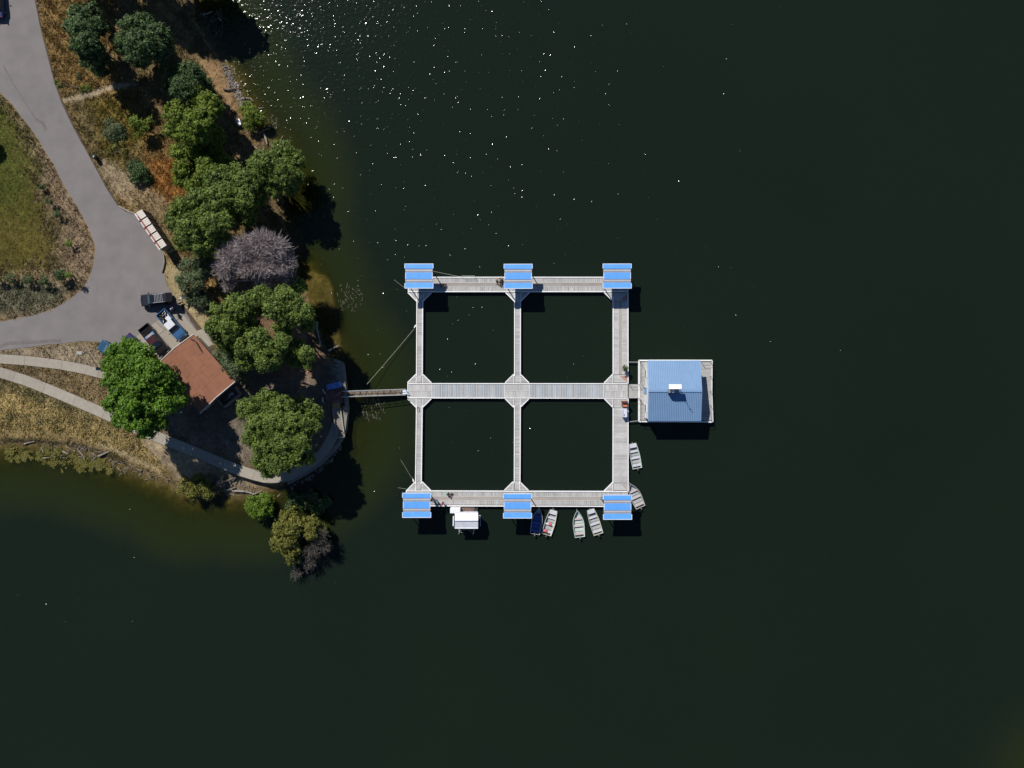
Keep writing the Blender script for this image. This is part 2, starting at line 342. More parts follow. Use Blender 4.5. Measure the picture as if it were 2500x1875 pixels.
def make_water():
    m, nt, b = _nt('lake_water'); N = nt.nodes; L = nt.links; N.remove(b); out = N['Material Output']
    at = N.new('ShaderNodeAttribute'); at.attribute_name = 'tint'          # depth in metres
    tc = N.new('ShaderNodeTexCoord')
    def math_(op, a, b_=None):
        n = N.new('ShaderNodeMath'); n.operation = op
        for i, x in enumerate((a, b_)):
            if x is None: continue
            if isinstance(x, (int, float)): n.inputs[i].default_value = x
            else: L.new(x, n.inputs[i])
        return n.outputs[0]
    dep = at.outputs['Fac']
    comb = N.new('ShaderNodeCombineColor')
    for i, k in enumerate((0.95, 0.85, 2.2)): L.new(math_('EXPONENT', math_('MULTIPLY', dep, -k)), comb.inputs[i])
    tr = N.new('ShaderNodeBsdfTransparent'); L.new(comb.outputs[0], tr.inputs[0])
    n0 = N.new('ShaderNodeTexNoise'); n0.inputs['Scale'].default_value = 0.025; n0.inputs['Detail'].default_value = 3; L.new(tc.outputs['Object'], n0.inputs['Vector'])
    mx = N.new('ShaderNodeMix'); mx.data_type = 'RGBA'; mx.inputs[6].default_value = (0.0088, 0.0150, 0.0085, 1); mx.inputs[7].default_value = (0.0070, 0.0122, 0.0082, 1); L.new(n0.outputs[0], mx.inputs[0])
    sh = N.new('ShaderNodeMix'); sh.data_type = 'RGBA'; sh.inputs[6].default_value = (0.020, 0.026, 0.0055, 1); L.new(mx.outputs[2], sh.inputs[7])
    mr0 = N.new('ShaderNodeMapRange'); mr0.inputs[1].default_value = 0.6; mr0.inputs[2].default_value = 6.0; L.new(dep, mr0.inputs[0]); L.new(mr0.outputs[0], sh.inputs[0])
    df = N.new('ShaderNodeBsdfDiffuse'); L.new(sh.outputs[2], df.inputs[0])
    turb = math_('SUBTRACT', 1.0, math_('EXPONENT', math_('MULTIPLY', dep, -1.0)))
    m1 = N.new('ShaderNodeMixShader'); L.new(turb, m1.inputs[0]); L.new(tr.outputs[0], m1.inputs[1]); L.new(df.outputs[0], m1.inputs[2])
    # wind ripples: the sun only catches the few that lean far enough towards it
    w1 = N.new('ShaderNodeTexNoise'); w1.inputs['Scale'].default_value = 1.9; w1.inputs['Detail'].default_value = 2.0; w1.inputs['Roughness'].default_value = 0.5; L.new(tc.outputs['Object'], w1.inputs['Vector'])
    w2 = N.new('ShaderNodeTexNoise'); w2.inputs['Scale'].default_value = 0.12; w2.inputs['Detail'].default_value = 2.0; L.new(tc.outputs['Object'], w2.inputs['Vector'])
    gust = N.new('ShaderNodeMapRange'); gust.inputs[1].default_value = 0.35; gust.inputs[2].default_value = 0.65; gust.inputs[3].default_value = 0.75; gust.inputs[4].default_value = 1.15; L.new(w2.outputs[0], gust.inputs[0])
    w3 = N.new('ShaderNodeTexNoise'); w3.inputs['Scale'].default_value = 1.5; w3.inputs['Detail'].default_value = 1.0; L.new(tc.outputs['Object'], w3.inputs['Vector'])
    pk_ = N.new('ShaderNodeMapRange'); pk_.interpolation_type = 'SMOOTHSTEP'; pk_.inputs[1].default_value = 0.63; pk_.inputs[2].default_value = 0.86; L.new(w3.outputs[0], pk_.inputs[0])
    hgt = math_('ADD', math_('MULTIPLY', math_('MULTIPLY', w1.outputs[0], gust.outputs[0]), 0.82), math_('MULTIPLY', pk_.outputs[0], 0.62))
    bp = N.new('ShaderNodeBump'); bp.inputs['Strength'].default_value = 1.0; bp.inputs['Distance'].default_value = 0.095; L.new(hgt, bp.inputs['Height'])
    gl = N.new('ShaderNodeBsdfGlossy'); gl.inputs['Roughness'].default_value = 0.11; L.new(bp.outputs[0], gl.inputs['Normal'])
    fr = N.new('ShaderNodeFresnel'); fr.inputs['IOR'].default_value = 1.333
    m2 = N.new('ShaderNodeMixShader'); L.new(fr.outputs[0], m2.inputs[0]); L.new(m1.outputs[0], m2.inputs[1]); L.new(gl.outputs[0], m2.inputs[2])
    L.new(m2.outputs[0], out.inputs[0]); return m
make_water()
wsel = np.maximum(-gz, 0)
water = struct(fast_mesh('lake_water', np.stack([gx, gy, np.zeros_like(gx)], 1), GF, 'lake_water', tint=wsel))

# ------------------------------------------------------------------ road, parking, paths
pmat('asphalt', (0.20, 0.181, 0.174), (0.168, 0.153, 0.147), scale=0.5, rough=0.95, bump=0.35, bscale=12, spec=0.2, detail=12)
pmat('asphalt_seam', (0.13, 0.115, 0.11), (0.17, 0.15, 0.145), scale=3, rough=0.95, spec=0.2)
pmat('concrete', (0.325, 0.29, 0.235), (0.275, 0.245, 0.20), scale=1.5, rough=0.92, bump=0.15, bscale=14, tint=0.10, spec=0.2, detail=8)
pmat('concrete_old', (0.24, 0.215, 0.18), (0.18, 0.165, 0.14), scale=1.2, rough=0.92, bump=0.25, bscale=10, tint=0.10, spec=0.2, detail=8)
pmat('gap_earth', (0.09, 0.065, 0.04), (0.06, 0.045, 0.03), scale=4, rough=1)
def sheet(name, pts, z, mat, thick=0.05, dens=None):
    p = [P(u, v, z) for u, v in pts]; bm = bmesh.new()
    if dens:
        q = []
        for i in range(len(p)):
            a, b = p[i], p[(i + 1) % len(p)]; n = max(1, int((b - a).length / dens))
            nrm = Vector((-(b - a).y, (b - a).x, 0)).normalized()
            for k in range(n):
                c = a.lerp(b, k / n); q.append(c + nrm * (rnd.uniform(-0.07, 0.07) if k else 0))
        p = q
    m = MB().prism([(v_.x, v_.y) for v_ in p], z - thick, z); bm.free()
    return m.build(name, mat)
road = struct(sheet('road', ROAD, ZL + 0.012, 'asphalt', 0.10, 0.45))
def strip(mb, pts, w, z0, z1, zp=ZL):
    p = [P(u, v, zp) for u, v in pts]; L_, R_ = [], []
    for i, a in enumerate(p):
        d = (p[min(i + 1, len(p) - 1)] - p[max(i - 1, 0)]); n = Vector((-d.y, d.x, 0)).normalized()
        L_.append(a + n * w / 2); R_.append(a - n * w / 2)
    for i in range(len(p) - 1): mb.prism([(q.x, q.y) for q in (L_[i], L_[i + 1], R_[i + 1], R_[i])], z0, z1, 0.5)
def seam(pts, w):
    mb = MB(); strip(mb, pts, w, ZL + 0.0125, ZL + 0.016); o = mb.build('seam', 'asphalt_seam', road); return o
seam([(8, 160), (30, 200), (58, 245), (88, 292)], 0.22); seam([(88, 292), (105, 300), (112, 318)], 0.5); seam([(0, 846), (20, 838), (60, 836), (100, 834), (150, 832)], 0.5)
# broken dark edge of the asphalt on the lake side
mb = MB()
for a, b in zip(ROAD[2:13], ROAD[3:13]): strip(mb, [a, b], rnd.uniform(0.16, 0.3), ZL - 0.05, ZL + 0.018)
mb.build('road_edge', 'gap_earth', road)
def path(name, pts, w, joint, mat):
    p = [P(u, v, ZL) for u, v in pts]; cum = [0]
    for a, b in zip(p, p[1:]): cum.append(cum[-1] + (b - a).length)
    def at(s):
        s = min(max(s, 0), cum[-1] - 1e-4)
        for i in range(len(p) - 1):
            if s <= cum[i + 1]: break
        t = (s - cum[i]) / (cum[i + 1] - cum[i]); c = p[i].lerp(p[i + 1], t)
        d0 = p[max(i, 1)] - p[max(i, 1) - 1] if t < 0.5 else p[i + 1] - p[i]; d1 = p[i + 1] - p[i] if t < 0.5 else p[min(i + 2, len(p) - 1)] - p[min(i + 1, len(p) - 2)]
        k = t + 0.5 if t < 0.5 else t - 0.5; d = d0.normalized().lerp(d1.normalized(), k); return c, Vector((-d.y, d.x, 0)).normalized()
    mb = MB(); n = int(cum[-1] / 1.0)
    for i in range(n):
        (a, na), (b, nb) = at(cum[-1] * i / n), at(cum[-1] * (i + 1) / n); hw = w / 2 + 0.06
        mb.prism([(q.x, q.y) for q in (a + na * hw, b + nb * hw, b - nb * hw, a - na * hw)], ZL - 0.12, ZL + 0.006, 0.5)
    root = struct(mb.build(name, 'gap_earth'))
    s = 0.0; k = 0
    while s < cum[-1] - 0.3:
        e = min(s + joint, cum[-1]); sub = 3; L_, R_ = [], []
        for j in range(sub + 1):
            c, nn = at(s + 0.015 + (e - s - 0.03) * j / sub); L_.append(c + nn * w / 2); R_.append(c - nn * w / 2)
        z1 = ZL + 0.06 + rnd.uniform(-0.006, 0.006)
        MB().prism([(q.x, q.y) for q in L_ + R_[::-1]], ZL - 0.05, z1).build('slab', mat, root); s = e; k += 1
    return root
path('upper_footpath', PATH_A, 1.42, 5.6, 'concrete')
path('lakeside_footpath', PATH_B, 1.55, 4.9, 'concrete')
# concrete parking slab in front of the brown roofed hut
pk = struct(sheet('parking_slab', [(352, 868), (330, 838), (404, 784), (446, 742), (500, 812), (440, 850), (395, 880)], ZL + 0.004, 'gap_earth', 0.06))
for q in ([(388, 878), (355, 842), (388, 818), (421, 855)], [(389, 817), (425, 790), (457, 830), (422, 854)], [(426, 789), (449, 770), (478, 806), (486, 820), (458, 829)], [(353, 841), (333, 822), (380, 786), (402, 806)], [(403, 805), (381, 785), (420, 752), (446, 768)]):
    pp = [P(u, v, ZL) for u, v in q]; c = sum(pp, Vector()) / len(pp)
    MB().prism([((a - c).x * 0.985 + c.x, (a - c).y * 0.985 + c.y) for a in pp], ZL, ZL + 0.03).build('slab', 'concrete', pk)
st = struct(sheet('side_slab', [(478, 808), (505, 800), (530, 838), (500, 850)], ZL + 0.036, 'concrete', 0.10))
kb = MB(); strip(kb, [(290, 503), (312, 515), (333, 523)], 0.18, ZL - 0.1, ZL + 0.13); tag(kb.build('kerb', 'concrete'), 'short pale concrete kerb curving up to the cream ribbed kiosk', 'kerb')
kb = MB(); strip(kb, [(400, 622), (402, 640), (399, 655), (396, 664)], 0.2, ZL - 0.1, ZL + 0.25); tag(kb.build('kerb', 'concrete_old'), 'low broken kerb running from the kiosk end towards the dark SUV', 'kerb')

# ------------------------------------------------------------------ floating dock
pmat('dock_white', (0.84, 0.835, 0.82), (0.72, 0.715, 0.70), scale=2.5, rough=0.6, tint=0.06)
pmat('deck_board', (0.40, 0.39, 0.37), (0.31, 0.306, 0.298), scale=1.1, rough=0.85, bump=0.1, tint=0.17, spec=0.25, detail=6)
pmat('deck_board_blue', (0.35, 0.375, 0.395), (0.29, 0.315, 0.335), scale=0.9, rough=0.8, bump=0.1, tint=0.15, spec=0.3, detail=6)
pmat('deck_board_pale', (0.47, 0.46, 0.44), (0.37, 0.365, 0.355), scale=1.1, rough=0.85, bump=0.1, tint=0.12, spec=0.25, detail=6)
pmat('deck_slat', (0.60, 0.58, 0.55), (0.48, 0.465, 0.445), scale=2, rough=0.8, tint=0.14)
pmat('deck_strip', (0.36, 0.315, 0.275), (0.29, 0.26, 0.235), scale=0.8, rough=0.85, tint=0.1, detail=6)
pmat('deck_red', (0.42, 0.22, 0.17), (0.34, 0.19, 0.155), scale=2, rough=0.8)
pmat('float_dark', (0.035, 0.037, 0.04), (0.02, 0.022, 0.025), scale=3, rough=0.7)
dock = thing('floating_dock', 'white edged floating dock laid out as a two by two grid of walkways', 'dock', (P(1265, 954)))
def W(u, v, z=ZD): return P(u, v, z)
def lerp2(a, b, t): return (a[0] + (b[0] - a[0]) * t, a[1] + (b[1] - a[1]) * t)
floats = MB()
rest = {}                                            # boards too small to pick apart, by material
def quadpx(mb, q, z0, z1, tint=None): mb.prism([(W(u, v).x, W(u, v).y) for u, v in q], z0, z1, tint)
def board_row(q, step, mat, single=False, slat=True, th=0.05, lift=0.0):
    """q: 4 photo corners a,b (one long side) d,c (the other); boards run from side ab to side dc"""
    a, b, c, d = q; L_ = math.dist(W(*a)[:2], W(*b)[:2]); n = max(1, round(L_ / step))
    for i in range(n):
        t0, t1 = i / n, (i + 1) / n; tm = t0 + (t1 - t0) * (0.80 if slat else 0.95)
        g = 0.03
        bq = [lerp2(a, b, t0 + g / n), lerp2(a, b, tm), lerp2(d, c, tm), lerp2(d, c, t0 + g / n)]
        z = ZD + lift + rnd.uniform(-0.006, 0.006)
        if single:
            m = MB(); quadpx(m, bq, z - th, z); m.build('deck_board', mat, dock, world=True)
        else: quadpx(rest.setdefault(mat, MB()), bq, z - th, z)
        if slat:
            sq = [lerp2(a, b, tm + 0.02 / n), lerp2(a, b, t1), lerp2(d, c, t1), lerp2(d, c, tm + 0.02 / n)]
            quadpx(rest.setdefault('deck_slat', MB()), sq, z - th, ZD + lift + 0.004)
def edge(a, b, w=2.3, h=0.09, name='edge_beam'):
    p, q = W(*a), W(*b); m = MB(); m.bar((p.x, p.y, ZD - 0.06), (q.x, q.y, ZD - 0.06), PX(w), 0.12 + 2 * h, 0.5); return m.build(name, 'dock_white', dock, world=True)
def stringer(a, b, w=1.3): 
    p, q = W(*a), W(*b); m = MB(); m.bar((p.x, p.y, ZD - 0.02), (q.x, q.y, ZD - 0.02), PX(w), 0.10, 0.4); return m.build('stringer', 'deck_slat', dock, world=True)
def fl(q): quadpx(floats, q, -0.35, ZD - 0.08, 0.5)
# narrow vertical walkways (two columns, two storeys)
for xt, xb, y0, y1 in ((1017, 1016, 736, 914), (1016, 1013.5, 994, 1178), (1255.5, 1255.3, 736, 914), (1255.3, 1254.5, 994, 1176)):
    fl([(xt + .4, y0 - 22), (xt + 15.6, y0 - 22), (xb + 15.6, y1 + 22), (xb + .4, y1 + 22)])
    edge((xt + 1, y0 - 4), (xb + 1, y1 + 4)); edge((xt + 15, y0 - 4), (xb + 15, y1 + 4))
    board_row([(xt + 2.4, y0 - 4), (xb + 2.4, y1 + 4), (xb + 13.6, y1 + 4), (xt + 13.6, y0 - 4)], 0.27, 'deck_board')
# right column: upper half double with a strip, lower half full width boards
fl([(1496.5, 700), (1533.5, 700), (1534.5, 1215), (1496.5, 1215)])
edge((1497, 722), (1497, 914)); edge((1533, 678), (1533.4, 1202))
for xa, xb in ((1498.6, 1509.8), (1519.2, 1531.6)): board_row([(xa, 736), (xa, 914), (xb, 914), (xb, 736)], 0.26, 'deck_board_pale')
for x in (1510.6, 1518.4): stringer((x, 736), (x, 914))
m = MB(); quadpx(m, [(1511.6, 736), (1517.4, 736), (1517.4, 914), (1511.6, 914)], ZD - 0.05, ZD - 0.004); m.build('cable_strip', 'deck_strip', dock, world=True)
edge((1497, 996), (1496.5, 1180)); board_row([(1498.6, 996), (1498.2, 1178), (1531.6, 1178), (1531.6, 996)], 0.42, 'deck_board_pale', single=True, slat=True)
# top and bottom walkways: two rows of boards and a brown centre strip
for y0, y1, xl, xr, sl in ((676, 713, 996, 1534, 0.0), (1197.5, 1235.6, 991, 1535, 1.6)):
    def yy(x, y): return y + sl * (x - xl) / (xr - xl)
    fl([(xl + 1, y0 + 0.5), (xr - 1, yy(xr, y0) + 0.5), (xr - 1, yy(xr, y1) - 0.5), (xl + 1, y1 - 0.5)])
    edge((xl, y0 + 1), (xr, yy(xr, y0) + 1)); edge((xl, y1 - 1), (xr, yy(xr, y1) - 1))
    edge((xl + 1, y0 + 2.2), (xl + 1, y1 - 2.2)); 
    for ra, rb in ((2.4, 13.2), (24.0, 34.4)):
        board_row([(xl + 2.4, y0 + ra), (xr - 2.4, yy(xr, y0 + ra)), (xr - 2.4, yy(xr, y0 + rb)), (xl + 2.4, y0 + rb)], 0.29, 'deck_board', single=(y0 > 1000 and ra > 20))
    for r in (14.0, 23.2): stringer((xl + 2.4, y0 + r), (xr - 2.4, yy(xr, y0 + r)))
    m = MB(); quadpx(m, [(xl + 3, y0 + 15), (xr - 3, yy(xr, y0 + 15)), (xr - 3, yy(xr, y0 + 22.2)), (xl + 3, y0 + 22.2)], ZD - 0.05, ZD - 0.004); m.build('cable_strip', 'deck_strip', dock, world=True)
# centre walkway: long blue-grey bays between three pale landings
y0, y1 = 935.5, 972.3
fl([(996, y0 + .5), (1533, y0 + .5), (1533, y1), (996, y1)])
edge((995, y0 + 1), (1534, y0 + 1.3)); edge((995, y1 - 1), (1534, y1 - .2)); edge((996, y0 + 2), (996, y1 - 2)); edge((1533, y0 + 2), (1533, y1 - 2))
for xa, xb, kind in ((997.3, 1054, 0), (1055.5, 1232, 1), (1233.5, 1292, 0), (1293.5, 1473, 1), (1474.5, 1531.6, 0)):
    if kind: board_row([(xa, y0 + 2.4), (xb, y0 + 2.4), (xb, y1 - 2.2), (xa, y1 - 2.2)], 0.36, 'deck_board_blue', single=True)
    else:
        board_row([(xa, y0 + 2.4), (xb, y0 + 2.4), (xb, y0 + 17.2), (xa, y0 + 17.2)], 0.36, 'deck_board_pale', single=True)
        board_row([(xa, y0 + 19.4), (xb, y0 + 19.4), (xb, y1 - 2.2), (xa, y1 - 2.2)], 0.36, 'deck_board_pale', single=True)
        stringer((xa, y0 + 18.3), (xb, y0 + 18.3), 1.8)
for x in (1054.8, 1232.8, 1292.8, 1473.8): stringer((x, y0 + 2), (x, y1 - 2), 1.5)
# corner gussets: triangles of boards between the walkways
def gusset(cx, cy, sx, sy, leg=21.5, mat='deck_board_pale'):
    """right angle at (cx, cy); legs run sx along x and sy along y"""
    a, b = (cx + sx * leg, cy), (cx, cy + sy * leg); o = (cx, cy); m = MB(); n = 6
    for i in range(n):
        t0, t1 = i / n + 0.01, (i + 1) / n - 0.012
        q = [lerp2(o, b, t0), lerp2(o, b, t1), lerp2(a, b, t1), lerp2(a, b, t0)]; quadpx(m, q, ZD - 0.06, ZD + rnd.uniform(-.004, .004))
    g = m.build('gusset', mat, dock, world=True)
    quadpx(floats, [o, a, b], -0.3, ZD - 0.09, 0.5)
    for p, q, w in ((a, b, 2.2), (o, b, 1.4)):
        p_, q_ = W(*p), W(*q); e = MB(); e.bar((p_.x, p_.y, ZD - 0.05), (q_.x, q_.y, ZD - 0.05), PX(w), 0.13, 0.5); e.build('gusset_rim', 'dock_white', g)
    return g
for cx0, cx1 in ((1017, 1032.5), (1255.5, 1271)):
    gusset(cx0, 714, -1, 1); gusset(cx1, 714, 1, 1)
    gusset(cx0 - 1, 934.5, -1, -1); gusset(cx1 - 1, 934.5, 1, -1); gusset(cx0 - 1, 973.3, -1, 1); gusset(cx1 - 1, 973.3, 1, 1)
    gusset(cx0 - 2.5, 1197, -1, -1); gusset(cx1 - 2.5, 1197, 1, -1)
for y0_, s in ((714, 1), (934.5, -1), (973.3, 1), (1198.5, -1)): gusset(1496.5, y0_, -1, s)
for xc, ys_ in ((1023.5, (715, 735)), (1022.5, (915, 934)), (1022.5, (974, 993)), (1020.5, (1178, 1196)), (1262, (715, 735)), (1262, (915, 934)), (1262, (974, 993)), (1261.5, (1178, 1196))):
    board_row([(xc - 5.6, ys_[0]), (xc - 5.6, ys_[1]), (xc + 7, ys_[1]), (xc + 7, ys_[0])], 0.3, 'deck_board_pale')
for ya, yb in ((715, 735), (915, 934), (974, 995), (1179, 1197)):
    board_row([(1498.6, ya), (1498.6, yb), (1531.6, yb), (1531.6, ya)], 0.3, 'deck_board_pale', slat=True)
    stringer((1510.6, ya), (1510.6, yb))
for q in ([(1513, 917.5), (1531.4, 917.5), (1531.4, 933)], [(1514, 733), (1531.4, 716), (1531.4, 733)], [(1531, 976), (1531, 992), (1514, 992)], [(1514, 1181), (1531, 1181), (1531, 1196)]):
    m = MB(); quadpx(m, q, ZD - 0.01, ZD + 0.022); m.build('corner_plate', 'deck_red' if q[0][1] < 1100 and q[0][0] < 1530 else 'deck_strip', dock, world=True)
for xa, xb, ya, yb in ((996, 1050, 656, 675), (1236, 1294, 656, 675), (1478, 1533, 656, 675), (992, 1045, 1237, 1255), (1236, 1291, 1238, 1256), (1480, 1534, 1239, 1258)):
    m = MB(); quadpx(m, [(xa, ya), (xb, ya), (xb, yb), (xa, yb)], ZD - .1, ZD - .012); m.build('canopy_platform', 'deck_board', dock, world=True); fl([(xa + 1, ya + 1), (xb - 1, ya + 1), (xb - 1, yb - 1), (xa + 1, yb - 1)])
for k, m in rest.items(): stuff(m.build('deck_boards' if k != 'deck_slat' else 'deck_slats', k, dock, world=True))
floats.build('float_tanks', 'float_dark', dock, world=True)

# ------------------------------------------------------------------ blue and grey striped shade canopies
pmat('canopy_blue', (0.105, 0.34, 0.78), (0.085, 0.29, 0.70), scale=1.2, rough=0.55, tint=0.12, detail=6)
pmat('canopy_grey', (0.34, 0.34, 0.365), (0.30, 0.30, 0.32), scale=1.5, rough=0.6)
pmat('canopy_white', (0.66, 0.72, 0.82), (0.58, 0.63, 0.74), scale=2, rough=0.5)
pmat('steel_grey', (0.34, 0.345, 0.36), (0.27, 0.275, 0.285), scale=4, rough=0.45, metal=0.4)
pmat('wood_bench', (0.26, 0.20, 0.14), (0.2, 0.15, 0.1), scale=4, rough=0.8)
ZC = 3.35
def canopy_parts(root, wx, wy):
    """local coordinates: z=0 deck level; roof at ZC-ZD"""
    zr = ZC - ZD; hy = wy / 2
    rows = [(-hy, -hy + 0.245 * wy, 'b', 1.0), (-hy + 0.245 * wy, -hy + 0.375 * wy, 'g', 0.945), (-hy + 0.375 * wy, -hy + 0.645 * wy, 'b', 0.945), (-hy + 0.645 * wy, -hy + 0.775 * wy, 'g', 0.945), (-hy + 0.775 * wy, hy, 'b', 1.0)]
    for ya, yb, k, f in rows:
        w = wx * f / 2; m = MB()
        if k == 'b':
            lift = 0.04 if f == 1.0 else 0.025
            m.box((0, (ya + yb) / 2, zr + lift), (2 * w - 0.16, yb - ya - (0.10 if f == 1.0 else .01), 0.17)); pn = m.build('roof_panel', 'canopy_blue', root, bevel=0.02)
            t = MB(); zz = zr + lift + 0.012; tw = 0.085
            if ya < -hy + .01: t.box((0, ya + tw / 2 + .01, zz), (2 * w, tw, 0.17), tint=.5)
            if yb > hy - .01: t.box((0, yb - tw / 2 - .01, zz), (2 * w, tw, 0.17), tint=.5)
            for s in (-1, 1):
                t2_ = t if f == 1.0 else MB(); t2_.box((s * (w - tw / 2), (ya + yb) / 2, zz - 0.004), (tw, yb - ya - (.24 if f == 1.0 else .03), 0.17), tint=.5)
                if f != 1.0: t2_.build('trim', 'canopy_white', pn)
            if t.v: t.build('trim', 'canopy_white', pn)
        else:
            ym = ya + (yb - ya) * 0.45
            m.add([(-w, ya - .06, zr + .03), (w, ya - .06, zr + .03), (w, ym, zr + 0.10), (-w, ym, zr + 0.10), (w, yb + .06, zr + .03), (-w, yb + .06, zr + .03), (-w, ya - .06, zr - .07), (w, ya - .06, zr - .07), (w, yb + .06, zr - .07), (-w, yb + .06, zr - .07)],
                  [(0, 1, 2, 3), (3, 2, 4, 5), (6, 9, 8, 7), (0, 6, 7, 1), (5, 4, 8, 9), (0, 3, 5, 9, 6), (1, 7, 8, 4, 2)]); pn = m.build('roof_panel', 'canopy_grey', root)
            
    for x in (-wx * .41, wx * .41):
        for y in (-hy * .62, hy * .62): m = MB(); m.bar((x, y, 0), (x, y, zr), 0.1, 0.1); m.build('post', 'steel_grey', root)
    for y in (-hy * .78, hy * .78): m = MB(); m.bar((-wx * .44, y, zr - .1), (wx * .44, y, zr - .1), 0.08, 0.12); m.build('beam', 'steel_grey', root)
    m = MB(); m.box((0, 0, 0.44), (1.5, 0.4, 0.05)); m.box((-.6, 0, .21), (.08, .35, .42)); m.box((.6, 0, .21), (.08, .35, .42)); m.build('bench', 'wood_bench', root)
CAN = [(1023, 674.2, 'blue and grey striped dock canopy over the upper left corner, nearest the shore'), (1265, 674.8, 'blue and grey striped dock canopy over the middle of the upper walkway'), (1506.5, 674.2, 'brighter blue striped dock canopy over the upper right dock corner'),
       (1017.4, 1233.3, 'blue and grey striped dock canopy over the lower left corner beside the white roofed float'), (1263.5, 1235, 'blue and grey striped dock canopy on the lower walkway beside the blue boat'), (1507.5, 1238, 'blue and grey striped dock canopy over the lower right dock corner')]
c0 = None
for i, (u, v, lab) in enumerate(CAN):
    p = P(u, v, ZC); loc = (p.x, p.y, ZD + 0.02)
    if i == 0:
        c0 = thing('shade_canopy', lab, 'canopy', loc, 0, 'striped canopies on the dock'); canopy_parts(c0, PX(70.5, ZC), PX(61, ZC))
    else: copy_thing(c0, loc, rnd.uniform(-0.006, 0.006), lab)

# ------------------------------------------------------------------ dock house on its barge
pmat('roof_blue', (0.205, 0.335, 0.52), (0.185, 0.31, 0.485), scale=0.8, rough=0.5, tint=0.05, metal=0.15)
pmat('barge_deck', (0.40, 0.385, 0.36), (0.32, 0.31, 0.295), scale=0.9, rough=0.85, tint=0.08, detail=6)
pmat('white_paint', (0.80, 0.80, 0.79), (0.70, 0.70, 0.68), scale=2, rough=0.5)
pmat('dark_steel', (0.06, 0.06, 0.065), (0.04, 0.04, 0.045), scale=5, rough=0.5, metal=0.4)
b0 = P(1649, 955, 0.6)
house = thing('dock_house', 'square dock house on a white rimmed barge with pale blue ribbed metal roof', 'boathouse', (b0.x, b0.y, -0.3))
def hp(u, v, z): return P(u, v, z)
BZ = 0.62
cor = [hp(1560, 880, BZ), hp(1738, 880, BZ), hp(1737, 955, BZ), hp(1739.5, 1030, BZ), hp(1560, 1029, BZ)]
m = MB(); m.prism([(c.x, c.y) for c in cor], -0.3, BZ - 0.06); m.build('barge_hull', 'float_dark', house, world=True)
n = 15
for i in range(n):
    a, b = lerp2((1562, 882), (1562, 1027), i / n), lerp2((1562, 882), (1562, 1027), (i + 1) / n - .002)
    q = [hp(1562, a[1], BZ), hp(1736, a[1], BZ), hp(1736, b[1], BZ), hp(1562, b[1], BZ)]
    m = MB(); m.prism([(c.x, c.y) for c in q], BZ - .06, BZ + rnd.uniform(-.004, .004)); m.build('deck_plank', 'barge_deck', house, world=True)
for i in range(len(cor)):
    a, b = cor[i], cor[(i + 1) % len(cor)]; m = MB(); m.bar((a.x, a.y, BZ - .1), (b.x, b.y, BZ - .1), PX(3.2), 0.42); m.build('rim_beam', 'white_paint', house, world=True)
ZE, ZR = 3.3, 4.3
rc = {'nw': (1580.2, 880, ZE), 'ne': (1710, 880, ZE), 'sw': (1581.5, 1028, ZE), 'se': (1711.5, 1028, ZE), 'rw': (1583.2, 953.5, ZR), 're': (1714, 953.5, ZR)}
rc = {k: hp(*q) for k, q in rc.items()}
def roof_side(a, b, c, d, nsheet, nrib, mat='roof_blue'):
    """sheets from eave a-b up to ridge d-c, ribbed"""
    nrm = (b - a).cross(d - a).normalized()
    if nrm.z < 0: nrm = -nrm
    for s in range(nsheet):
        m = MB()
        for k in range(nrib):
            t0 = (s + k / nrib) / nsheet; t1 = (s + (k + 1) / nrib) / nsheet; tr = t0 + (t1 - t0) * 0.66
            for ta, tb, h in ((t0, tr, 0.0), (tr, t1, 0.075)):
                p = [a.lerp(b, ta), a.lerp(b, tb), d.lerp(c, tb), d.lerp(c, ta)]
                lo = [q - nrm * 0.05 for q in p]; hi = [q + nrm * h for q in p]
                m.add(lo + hi, [(3, 2, 1, 0), (4, 5, 6, 7), (0, 1, 5, 4), (1, 2, 6, 5), (2, 3, 7, 6), (3, 0, 4, 7)], 0.5)
        m.build('roof_sheet', mat, house, world=True)
roof_side(rc['nw'], rc['ne'], rc['re'], rc['rw'], 5, 6); roof_side(rc['sw'], rc['se'], rc['re'], rc['rw'], 5, 6)
m = MB(); m.bar(rc['rw'] + Vector((0, 0, .04)), rc['re'] + Vector((0, 0, .04)), 0.4, 0.09); m.build('ridge_cap', 'roof_blue', house, world=True)
# walls with door and windows under the roof
wx0, wx1 = rc['nw'].x + 0.12, rc['ne'].x - 0.35; wy0, wy1 = rc['sw'].y + 0.35, rc['nw'].y - 0.35; ym = (wy0 + wy1) / 2
m = MB()
for x in (wx0, wx1): m.add([(x - .05, wy0, BZ), (x - .05, wy1, BZ), (x - .05, wy1, ZE - .1), (x - .05, ym, ZR - .15), (x - .05, wy0, ZE - .1), (x + .05, wy0, BZ), (x + .05, wy1, BZ), (x + .05, wy1, ZE - .1), (x + .05, ym, ZR - .15), (x + .05, wy0, ZE - .1)],
        [(0, 1, 2, 3, 4), (9, 8, 7, 6, 5), (0, 5, 6, 1), (1, 6, 7, 2), (2, 7, 8, 3), (3, 8, 9, 4), (4, 9, 5, 0)])
for y in (wy0, wy1): m.box(((wx0 + wx1) / 2, y, (BZ + ZE - .2) / 2), (wx1 - wx0 - .11, .1, ZE - .2 - BZ))
m.build('wall', 'white_paint', house, world=True)
glassmat('window_glass', (0.03, 0.04, 0.05))
for y in (ym - 2.6, ym + 2.6):
    m = MB(); m.box((wx0 - .09, y, 2.0), (.06, 1.2, 1.0)); f = m.build('window', 'white_paint', house, world=True); g = MB(); g.box((wx0 - .13, y, 2.0), (.03, 1.0, .8)); g.build('pane', 'window_glass', f)
